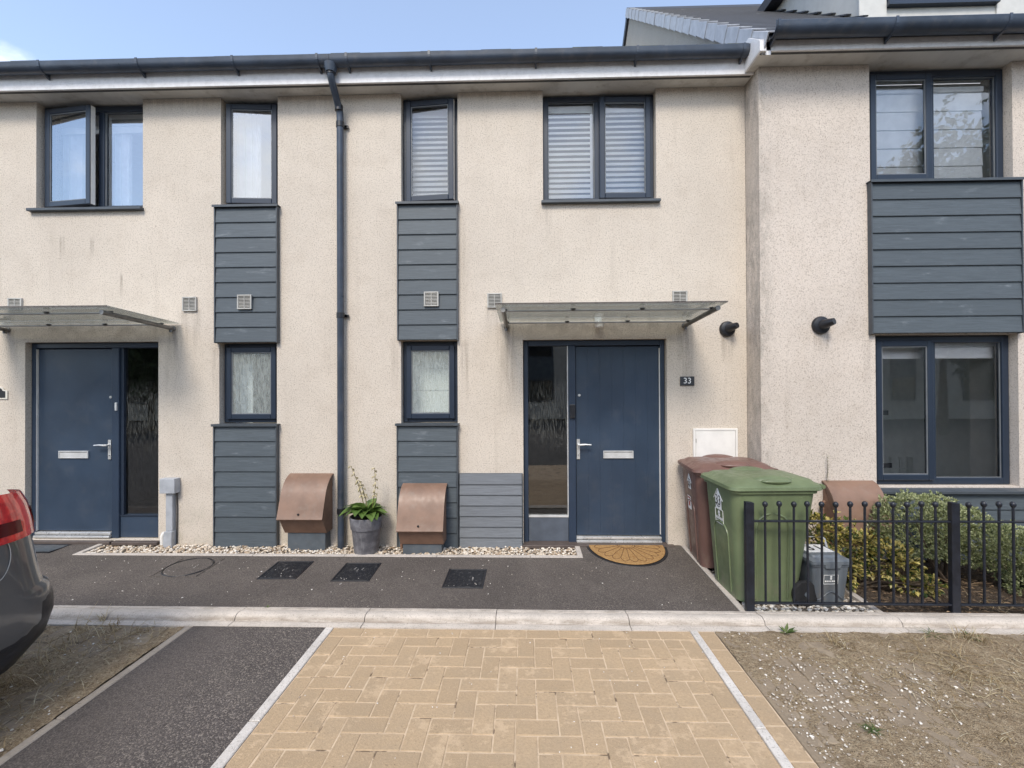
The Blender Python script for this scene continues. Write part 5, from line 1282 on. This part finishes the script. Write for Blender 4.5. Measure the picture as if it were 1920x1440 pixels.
# ------------------------------------------------------------------ railing
RAILM = mat_plain('painted_iron', (0.011, 0.013, 0.020), 0.42, var=0.3, scale=20, bump=0.001, bscale=90)
FY = -1.312
def ball_bar():
    m_ = MB(); m_.tube([(0, 0, 0.075), (0, 0, 0.805)], 0.0085, 8); m_.lathe([(0.009, 0.798), (0.016, 0.806), (0.0195, 0.819), (0.017, 0.832), (0.009, 0.840), (0.002, 0.842)], (0, 0, 0), 12); return m_
bar0 = None
for lab, xa, xb, bars in (('black iron railing panel with ball tops in front of the green bin', 1.668, 3.155, [1.786 + 0.10333 * i for i in range(13)]),
                          ('black iron railing panel at the right edge in front of the pale shrub', 3.155, 4.66, [3.262 + 0.1065 * i for i in range(13)])):
    t_ = thing('railing', lab, 'railing', (xa, FY, 0), group='iron railing panels')
    for px_ in ([xa, xb] if xa < 2 else [xb]):
        m_ = MB(); m_.prism([(px_ - xa - 0.030, -0.03), (px_ - xa + 0.030, -0.03), (px_ - xa + 0.030, 0.832), (px_ - xa - 0.030, 0.838)], 'y', -0.020, 0.020); m_.build('post', RAILM, t_, bevel=0.003, local=True)
    for z in (0.693, 0.085):
        m_ = MB(); m_.box(0.032, xb - xa - 0.032, -0.015, 0.015, z - 0.006, z + 0.006); m_.build('rail', RAILM, t_, bevel=0.002, local=True)
    for bxx in bars:
        loc = (bxx - xa, 0, random.uniform(-0.003, 0.003))
        if bar0 is None: bar0 = ball_bar().build('bar', RAILM, t_, smooth=40, local=True); bar0.location = loc
        else: share(bar0, 'bar', t_, loc, (random.uniform(-0.006, 0.006), random.uniform(-0.006, 0.006), 0))

# ------------------------------------------------------------------ plants
def leaf_add(mb, p, d, up, l, w, fold=0.25):
    d = d.normalized(); s_ = d.cross(up)
    if s_.length < 1e-3: s_ = Vector((1, 0, 0))
    s_.normalize(); n = s_.cross(d)
    a = p; b = p + d * l * 0.5 + s_ * w * 0.5 + n * fold * w; c = p + d * l; e_ = p + d * l * 0.5 - s_ * w * 0.5 + n * fold * w
    mb.add([a, b, c, e_], [(0, 1, 2), (0, 2, 3)])
def rv(): 
    while True:
        v = Vector((random.uniform(-1, 1), random.uniform(-1, 1), random.uniform(-1, 1)))
        if 0.05 < v.length < 1: return v
HEBE = island_material('hebe_leaf', [(0.0, (0.085, 0.11, 0.04)), (0.25, (0.24, 0.275, 0.12)), (0.6, (0.40, 0.435, 0.22)), (1.0, (0.60, 0.61, 0.38))], 0.55, leaf=0.2)
EUON = island_material('euonymus_leaf', [(0.0, (0.030, 0.058, 0.014)), (0.30, (0.095, 0.125, 0.028)), (0.45, (0.42, 0.34, 0.08)), (0.7, (0.60, 0.50, 0.17)), (1.0, (0.55, 0.48, 0.22))], 0.45, leaf=0.2)
TWIG = mat_plain('twig_bark', (0.095, 0.070, 0.048), 0.85, bump=0.003, bscale=120)
def shrub(label, loc, blobs, n_tuft, mat, leaf_l, leaf_w, per, name='shrub', stems=7, seed=1, up=0.35, hollow=0.6):
    random.seed(seed); t_ = thing(name, label, 'shrub', loc)
    L = Vector(loc); f_ = MB(); tot = sum(b[3] * b[4] for b in blobs)
    for (cx, cy, cz, rx, rz, ry) in [(b[0], b[1], b[2], b[3], b[4], b[5]) for b in blobs]:
        for i in range(int(n_tuft * rx * rz / tot)):
            v = rv(); v = v.normalized() * (hollow + (1 - hollow) * random.random() ** 0.6)
            bump = 1.0 + 0.26 * mnoise.noise(Vector((v.x * 3.4 + cx * 5, v.y * 3.4, v.z * 3.4 + cz * 4)))
            p_ = Vector((cx + v.x * rx * bump, cy + v.y * ry * bump, cz + v.z * rz * bump))
            if p_.z < 0.02: continue
            out = (Vector((v.x / rx, v.y / ry, v.z / rz)).normalized() + Vector((0, 0, up))).normalized()
            for k in range(per):
                d = (out + rv() * 0.85).normalized(); s_ = random.uniform(0.7, 1.25)
                leaf_add(f_, p_ - L + rv() * leaf_l * 0.3, d, Vector((0, 0, 1)) + rv() * 0.5, leaf_l * s_, leaf_w * s_)
    f_.build('foliage', mat, t_, local=True, recalc=False)
    s_ = MB(); 
    for b in blobs:
        for k in range(stems):
            v = rv() * 0.6; tip = Vector((b[0] + v.x * b[3], b[1] + v.y * b[5], b[2] + v.z * b[4])) - L
            mid = tip * 0.5 + Vector((random.uniform(-0.05, 0.05), random.uniform(-0.05, 0.05), 0.03)); s_.tube([(random.uniform(-0.03, 0.03), random.uniform(-0.03, 0.03), -0.02), mid, tip], [0.011, 0.007, 0.003], 6)
    s_.build('stems', TWIG, t_, smooth=60, local=True)
    return t_
shrub('rounded pale green shrub behind the second railing post', (3.62, -0.72, 0.0),
      [(3.40, -0.74, 0.50, 0.36, 0.27, 0.30), (3.72, -0.74, 0.42, 0.30, 0.24, 0.28)], 3300, HEBE, 0.024, 0.011, 7, seed=3, up=0.8, hollow=0.78)
shrub('low spreading pale green shrub at the right edge of the bed', (4.15, -0.85, 0.0),
      [(4.02, -0.84, 0.33, 0.28, 0.20, 0.26), (4.30, -0.88, 0.24, 0.30, 0.20, 0.28), (4.10, -1.0, 0.10, 0.24, 0.10, 0.2)], 3000, HEBE, 0.024, 0.011, 7, seed=4, up=0.8, hollow=0.78)
shrub('yellow and green variegated shrub behind the grey caddy', (2.75, -0.80, 0.0),
      [(2.52, -0.78, 0.46, 0.20, 0.17, 0.20), (2.75, -0.80, 0.36, 0.26, 0.16, 0.22), (3.02, -0.90, 0.24, 0.22, 0.16, 0.20), (2.62, -0.92, 0.18, 0.15, 0.16, 0.12), (3.16, -1.0, 0.10, 0.16, 0.08, 0.12)], 640, EUON, 0.042, 0.026, 6, seed=6, up=0.1, hollow=0.35)
# slim weed on the wall above the meter box
t_ = thing('weed', 'thin dry weed stem against the wall above the right meter box', 'weed', (2.895, Y35 - 0.02, 0.74)); random.seed(3)
m_ = MB(); m_.tube([(0, 0, 0), (0.008, -0.01, 0.15), (0.0, -0.01, 0.30)], [0.003, 0.0025, 0.001], 5); m_.build('stem', TWIG, t_, local=True)
m_ = MB()
for i in range(30): leaf_add(m_, Vector((0.004, -0.01, 0.02 + 0.27 * i / 30)), Vector((random.uniform(-1, 1), -0.5, 0.4)), Vector((0, 0, 1)), 0.022, 0.009)
m_.build('leaves', HEBE, t_, local=True, recalc=False)

DRY = island_material('dry_grass', [(0.0, (0.16, 0.105, 0.045)), (0.4, (0.34, 0.25, 0.13)), (0.8, (0.52, 0.43, 0.27)), (1.0, (0.58, 0.52, 0.38))], 0.8, leaf=0.2)
GRN = island_material('weed_green', [(0.0, (0.035, 0.07, 0.016)), (0.6, (0.085, 0.13, 0.035)), (1.0, (0.17, 0.20, 0.07))], 0.6, leaf=0.25)
def blade(mb, p, d, l, w, bend):
    pts = []; q = Vector(p); d = Vector(d).normalized(); s_ = d.cross(Vector((0, 0, 1)))
    if s_.length < 0.05: s_ = Vector((1, 0, 0))
    s_.normalize(); n = 4
    for i in range(n + 1):
        ww = w * (1 - i / n) + 0.0003; pts += [q + s_ * ww, q - s_ * ww]
        d = (d + Vector(bend) / n).normalized(); q = q + d * l / n
        if q.z < 0.004: q.z = 0.004
    mb.add(pts, [(2 * i, 2 * i + 1, 2 * i + 3, 2 * i + 2) for i in range(n)])
def tuft(mb, x, y, n, l, lie=0.5, spread=0.03, w=0.0018, z=0.0):
    for i in range(n):
        a = random.uniform(0, 6.28); d = (math.cos(a) * lie * random.random(), math.sin(a) * lie * random.random(), random.uniform(0.25, 1))
        blade(mb, (x + random.gauss(0, spread), y + random.gauss(0, spread), z), d, l * random.uniform(0.5, 1.2), w, (math.cos(a) * 0.9, math.sin(a) * 0.9, -random.uniform(0.2, 1.6)))
random.seed(77)
dry = MB()
for i in range(120): tuft(dry, random.uniform(-3.35, -2.47), random.uniform(-2.75, -1.57), random.randint(3, 10), 0.10, 1.3, 0.04, 0.0014)
for i in range(12): tuft(dry, random.uniform(-3.3, -2.75), random.uniform(-2.3, -1.6), 16, 0.16, 0.9, 0.05, 0.0016)
for i in range(150):
    x = random.uniform(2.1, 4.1); tuft(dry, x, random.uniform(-2.75, -1.60), random.randint(2, 9), 0.11, 1.1, 0.04, 0.0016)
for i in range(9): tuft(dry, random.uniform(2.3, 3.6), random.uniform(-2.1, -1.6), 14, 0.15, 0.5, 0.025, 0.0018)
for (x, y) in ((2.02, -1.70), (2.06, -1.74), (2.9, -1.62), (3.3, -1.75), (-2.95, -1.56), (-3.1, -1.50)): tuft(dry, x, y, 14, 0.14, 0.25, 0.018, 0.0022)
for i in range(30):      # long strands lying on the ground
    x, y = random.uniform(2.2, 3.4), random.uniform(-2.5, -1.8); pts = [Vector((x, y, 0.012))]; a = random.uniform(0, 6.28)
    for k in range(7): a += random.uniform(-0.9, 0.9); pts.append(pts[-1] + Vector((0.045 * math.cos(a), 0.045 * math.sin(a), random.uniform(-0.004, 0.008))))
    dry.tube(pts, 0.0016, 4)
for i in range(2600):    # matted straw lying flat, in patches
    left = random.random() < 0.4
    x, y = (random.uniform(-3.6, -2.46), random.uniform(-2.8, -1.58)) if left else (random.uniform(1.75, 4.2), random.uniform(-2.85, -1.58))
    if fbm(x, y, 2.2) + random.uniform(-0.35, 0.35) < 0.02: continue
    a = random.uniform(0, 6.28); blade(dry, (x, y, random.uniform(0.006, 0.016)), (math.cos(a), math.sin(a), random.uniform(0.0, 0.35)), random.uniform(0.03, 0.10), 0.0017, (random.uniform(-0.6, 0.6), random.uniform(-0.6, 0.6), -0.35))
for i in range(8): tuft(dry, random.uniform(3.2, 3.9), random.uniform(-1.28, -1.1), 12, 0.13, 1.2, 0.05, 0.0018)
o = dry.build('dry_grass', DRY, recalc=False, kind='stuff'); tag(o, 'wiry dried grass and straw growing through the paving beside the drive', 'grass')
lit = MB()
for i in range(1400):
    x = random.uniform(2.66, 4.6); y = random.uniform(-1.32, -0.4); a = random.uniform(0, 6.28)
    leaf_add(lit, Vector((x, y, 0.018 + 0.03 * random.random())), Vector((math.cos(a), math.sin(a), random.uniform(-0.1, 0.3))), Vector((0, 0, 1)) + rv() * 0.5, random.uniform(0.02, 0.05), random.uniform(0.006, 0.018))
for i in range(120):
    x = random.uniform(2.7, 4.5); y = random.uniform(-1.25, -0.5); a = random.uniform(0, 6.28); p0 = Vector((x, y, 0.03)); lit.tube([p0, p0 + Vector((0.12 * math.cos(a), 0.12 * math.sin(a), random.uniform(0, 0.05)))], 0.002, 4)
LITM = island_material('leaf_litter', [(0.0, (0.045, 0.028, 0.018)), (0.4, (0.115, 0.075, 0.045)), (0.75, (0.20, 0.135, 0.08)), (1.0, (0.36, 0.25, 0.15))], 0.85)
o = lit.build('leaf_litter', LITM, recalc=False, kind='stuff'); tag(o, 'brown leaf litter and twigs on the soil under the shrubs', 'leaf litter')
# green weeds that stand out singly
def weed(label, x, y, z, n, l, broad=True, seed=1):
    random.seed(seed); t_ = thing('weed', label, 'weed', (x, y, z), group='green weeds in the paving'); m_ = MB()
    for i in range(n):
        a = i * 2.4; e_ = random.uniform(0.15, 0.9); d = Vector((math.cos(a), math.sin(a), e_))
        if broad: leaf_add(m_, Vector((0, 0, 0)), d, Vector((0, 0, 1)), l * random.uniform(0.6, 1.1), l * 0.26, 0.15)
        else: blade(m_, (random.gauss(0, 0.012), random.gauss(0, 0.012), 0), d, l * random.uniform(0.6, 1.1), 0.003, (math.cos(a) * 0.6, math.sin(a) * 0.6, -0.5))
    m_.build('leaves', GRN, t_, local=True, recalc=False)
    s_ = MB(); s_.tube([(0, 0, -0.01), (0, 0, 0.006)], 0.004, 6); s_.build('crown', GRN, t_, local=True)
weed('broad leaved green weed at the kerb foot beside the drive', 1.787, -1.572, 0.0, 9, 0.085, True, 1)
weed('green grassy weed at the kerb foot below the second railing post', 2.76, -1.59, 0.0, 26, 0.10, False, 2)
weed('grassy weed at the kerb foot, rightmost of the green ones there', 2.99, -1.60, 0.0, 26, 0.10, False, 3)
weed('small dark green weed alone on the right paving, lower part of the photo', 1.70, -2.47, 0.004, 24, 0.055, False, 4)
weed('pale green grass clump in the left paving below the car', -3.02, -2.38, 0.006, 40, 0.11, False, 6)
weed('tiny green weed on the kerb edge in front of the round cover', -1.96, -1.335, 0.03, 8, 0.03, True, 7)

# ------------------------------------------------------------------ parked car, backed in on the left (rear towards the house)
PAINT = Mat('grey_metallic_paint'); _f = PAINT.noise(900, 1); PAINT = PAINT.done(PAINT.mix(_f, (0.10, 0.105, 0.112), (0.15, 0.157, 0.165)), 0.32, 0.55, None, 0.5, coat=0.8)
REDL = Mat('red_lens'); _c = REDL.mix(REDL.step(REDL.noise(16, 2), 0.4, 0.6), (0.50, 0.010, 0.012), (0.78, 0.035, 0.028)); REDL = REDL.done(_c, 0.12, 0, None, 0.6, coat=0.9)
REDD = mat_plain('dark_red_lens', (0.09, 0.004, 0.005), 0.15); AMBER = mat_plain('amber_lens', (0.30, 0.075, 0.03), 0.18)
CGLASS = mat_plain('car_window', (0.010, 0.012, 0.014), 0.06); ALLOY = mat_plain('alloy', (0.45, 0.45, 0.46), 0.3, 0.9)
CX, HW = -3.525, 0.90
YREAR = -2.085
REAR = [(0.215, -0.40), (0.245, -0.24), (0.275, -0.145), (0.345, -0.065), (0.44, -0.025), (0.53, -0.022), (0.575, -0.024), (0.605, -0.034), (0.630, -0.066), (0.675, -0.080), (0.745, -0.098), (0.92, -0.130), (1.00, -0.140), (1.10, -0.165), (1.16, -0.215), (1.20, -0.30)]
def rear_y(z):
    for (a, b), (c, d) in zip(REAR, REAR[1:]):
        if a <= z <= c: return YREAR + b + (d - b) * (z - a) / (c - a)
    return YREAR + REAR[-1][1]
def half_w(z): return HW - 0.05 * max(0, (0.45 - z) / 0.25) - 0.02 * max(0, (z - 0.75) / 0.4) - 0.004 * math.cos((z - 0.6) * 8)
def plan(z, off=0.0, w=None, yr=None, yf=None, r=0.34):
    w = (half_w(z) if w is None else w) + off; yr = (rear_y(z) if yr is None else yr) + off; yf = (YREAR - 4.15 + 0.10 * abs(z - 0.55) if yf is None else yf) - off
    return rrect(CX - w, CX + w, yf, yr, r, z, 10)
car = thing('parked_car', 'grey metallic car parked at the left edge, rear light and bumper showing', 'car', (CX, YREAR - 2.1, 0))
zs = [0.30, 0.345, 0.44, 0.53, 0.575, 0.603, 0.607, 0.63, 0.635, 0.675, 0.745, 0.80, 0.88, 0.95, 1.02]
b = MB(); b.loft([plan(z) for z in zs] + [plan(1.03, -0.02)]); body = b.build('car_body', PAINT, car, smooth=22)
b = MB(); b.loft([plan(0.205, -0.10), plan(0.215), plan(0.245, 0.004), plan(0.275, 0.006), plan(0.345, 0.007), plan(0.375, 0.005), plan(0.385, -0.02)]); b.build('lower_bumper', BLACKPL, car, smooth=40)
b = MB(); b.loft([rrect(CX - 0.888, CX + 0.888, YREAR - 0.9, rear_y(max(0.22, z)) + dy, 0.345, z, 10) for z, dy in ((0.225, 0.0), (0.26, 0.022), (0.345, 0.030), (0.44, 0.030), (0.53, 0.026), (0.57, 0.0))]); b.build('rear_diffuser', BLACKPL, car, smooth=40)
# green house
def plan2(z, w, yr, yf, r=0.28): return rrect(CX - w, CX + w, yf, yr, r, z, 10)
b = MB(); b.loft([plan2(1.0, 0.85, YREAR - 0.18, YREAR - 3.0), plan2(1.10, 0.83, YREAR - 0.24, YREAR - 2.85), plan2(1.38, 0.69, YREAR - 0.62, YREAR - 2.25), plan2(1.40, 0.68, YREAR - 0.64, YREAR - 2.2)]); b.build('cabin_glass', CGLASS, car, smooth=30)
b = MB(); b.loft([plan2(1.385, 0.70, YREAR - 0.55, YREAR - 2.3), plan2(1.42, 0.68, YREAR - 0.60, YREAR - 2.2), plan2(1.46, 0.58, YREAR - 0.8, YREAR - 2.0), plan2(1.47, 0.40, YREAR - 1.0, YREAR - 1.8)]); b.build('car_roof', PAINT, car, smooth=40)
b = MB(); b.loft([plan2(1.015, 0.872, YREAR - 0.155, YREAR - 2.95), plan2(1.06, 0.868, YREAR - 0.17, YREAR - 2.9), plan2(1.10, 0.852, YREAR - 0.21, YREAR - 2.87)]); b.build('shoulder', PAINT, car, smooth=40)
# tail lights wrap round the rear corners
def lens(name, side, i0, i1, zrows, off, m, par):
    mb = MB(); rows = []
    for z, dk in zrows:
        ring = plan(z, off); n = len(ring); q = []
        for i in range(i0, i1 + 1):
            x, y, zz_ = ring[i % n]
            if side < 0: x = 2 * CX - x
            q.append((x, y, zz_ + dk * (i - i0)))
        rows.append(q)
    k = i1 - i0 + 1; mb.add([p_ for r_ in rows for p_ in r_], [(a * k + j, a * k + j + 1, (a + 1) * k + j + 1, (a + 1) * k + j) for a in range(len(rows) - 1) for j in range(k - 1)])
    return mb.build(name, m, par, smooth=50, recalc=False)
for side in (1, -1):
    ring_n = 44
    # from the flank (last point of the front corner block) round the rear corner
    def strip(off, zr, a, bnd, m, name, par):
        mb = MB(); rows = []
        for (z, sl_) in zr:
            ring = plan(z, off, r=0.34); corner = ring[0:11]
            flank = [(corner[0][0], corner[0][1] - d, z) for d in (0.36, 0.24, 0.12, 0.05)]
            q = flank + corner; q = q[a:bnd]
            rows.append([((x if side > 0 else 2 * CX - x), y, zz_ + sl_ * (len(q) - 1 - j) / (len(q) - 1)) for j, (x, y, zz_) in enumerate(q)])
        k = len(rows[0]); mb.add([p_ for r_ in rows for p_ in r_], [(i * k + j, i * k + j + 1, (i + 1) * k + j + 1, (i + 1) * k + j) for i in range(len(rows) - 1) for j in range(k - 1)])
        return mb.build(name, m, par, smooth=50, recalc=False)
    tl = strip(0.012, [(0.918, 0.0), (0.93, 0.0), (1.0, 0.0), (1.08, 0.02), (1.125, 0.05), (1.135, 0.055)], 0, 14, REDL, 'tail_light', car)
    strip(0.016, [(0.955, 0.0), (1.02, 0.01)], 0, 7, REDD, 'reversing_lens', tl)
    strip(0.016, [(0.95, 0.0), (1.05, 0.0)], 9, 13, AMBER, 'indicator_lens', tl)
    # wheels and arches
    for wy in (YREAR - 0.92, YREAR - 3.45):
        xx = CX + side * (HW - 0.10)
        w = MB(); w.lathe([(0.20, -0.10), (0.30, -0.105), (0.325, -0.085), (0.325, 0.085), (0.30, 0.105), (0.20, 0.10)], (xx, wy, 0.325), 36, 'x'); wh = w.build('wheel', TYRE, car, smooth=35)
        c = MB(); c.lathe([(0.205, -0.09), (0.205, 0.09)], (xx, wy, 0.325), 28, 'x')
        for k in range(5):
            a = 6.283 * k / 5; c.tube([(xx + side * 0.098, wy + 0.04 * math.cos(a), 0.325 + 0.04 * math.sin(a)), (xx + side * 0.094, wy + 0.19 * math.cos(a), 0.325 + 0.19 * math.sin(a))], [0.022, 0.016], 6)
        c.build('rim', ALLOY, wh, smooth=35)
        ar = MB(); ar.tube([(CX + side * (HW - 0.02), wy + 0.40 * math.cos(a), 0.325 + 0.40 * math.sin(a)) for a in [math.pi * i / 16 for i in range(-1, 18)]], 0.034, 8); ar.build('wheel_arch', BLACKPL, car, smooth=50)
# fuel flap on the visible flank, boot shut line and sill crease
fx = CX + HW + 0.003; fl = MB()
fl.tube([(CX + half_w(0.855 + 0.125 * math.sin(6.283 * i / 32)), YREAR - 0.50 + 0.085 * math.cos(6.283 * i / 32), 0.855 + 0.125 * math.sin(6.283 * i / 32)) for i in range(33)], 0.0022, 5); fl.build('fuel_flap', VENTG, car)


# ------------------------------------------------------------------ across the street (seen mirrored in the glass)
OH = thing('terraced_house', 'pale house across the street, seen only mirrored in the door glass', 'house', (1.0, -19.0, 0))
b = MB(); b.box(-27.0, 27.0, -27.0, -19.0, 0.0, 5.0); b.build('wall', W33, OH)
b = MB(); b.prism([(-18.7, 4.9), (-18.7, 5.05), (-23.0, 7.6), (-27.3, 5.05), (-27.3, 4.9)], 'x', -27.2, 27.2); b.build('roof', TILE, OH)
for i in range(14):
    x = -25 + 3.6 * i
    for z0_, z1_ in ((0.9, 2.1), (3.2, 4.6)):
        b = MB(); b.box(x, x + 1.3, -18.98, -18.95, z0_, z1_); w_ = b.build('window', FRAME, OH)
        b = MB(); b.box(x + 0.08, x + 1.22, -18.945, -18.94, z0_ + 0.08, z1_ - 0.08); b.build('pane', CGLASS, w_)
    b = MB(); b.box(x, x + 1.3, -18.985, -18.955, 2.11, 3.19); b.build('cladding_panel', BOARD, OH)
LEAFT = island_material('tree_leaf', [(0.0, (0.025, 0.045, 0.015)), (0.5, (0.055, 0.085, 0.028)), (1.0, (0.11, 0.14, 0.05))], 0.6, leaf=0.25)
def tree(label, x, y, h, r, seed, n=3800):
    random.seed(seed); t_ = thing('tree', label, 'tree', (x, y, -0.05), group='trees across the street'); m_ = MB()
    m_.tube([(0, 0, 0), (0.05, 0.03, h * 0.35), (0.0, 0.05, h * 0.75)], [0.14, 0.10, 0.04], 9)
    for k in range(9):
        a = k * 2.4; z = h * (0.35 + 0.05 * k); m_.tube([(0, 0, z), (r * 0.4 * math.cos(a), r * 0.4 * math.sin(a), z + 0.4), (r * 0.8 * math.cos(a), r * 0.8 * math.sin(a), z + 0.9)], [0.05, 0.03, 0.01], 6)
    m_.build('trunk', TWIG, t_, smooth=60, local=True); c = MB()
    for i in range(n):
        v = rv(); v = v.normalized() * (0.35 + 0.65 * random.random()); f_ = 1 + 0.3 * mnoise.noise(v * 2.5 + Vector((seed, 0, 0)))
        p_ = Vector((v.x * r * f_, v.y * r * f_, h * 0.66 + v.z * h * 0.36 * f_))
        for k in range(4): leaf_add(c, p_ + rv() * 0.2, rv(), rv(), 0.22, 0.13)
    c.build('crown', LEAFT, t_, local=True, recalc=False)
tree('leafy tree across the street mirrored in the left door glass', -15.4, -13.5, 4.8, 2.0, 1)
tree('leafy tree across the street mirrored in the right hand windows', 14.6, -12.0, 10.5, 2.7, 2, 4200)
tree('small tree across the street mirrored in the ground floor window', 18.3, -13.0, 5.0, 1.9, 3)
tree('dark tree across the street, leftmost of the trees mirrored there', -19.5, -14.0, 5.0, 2.0, 4)
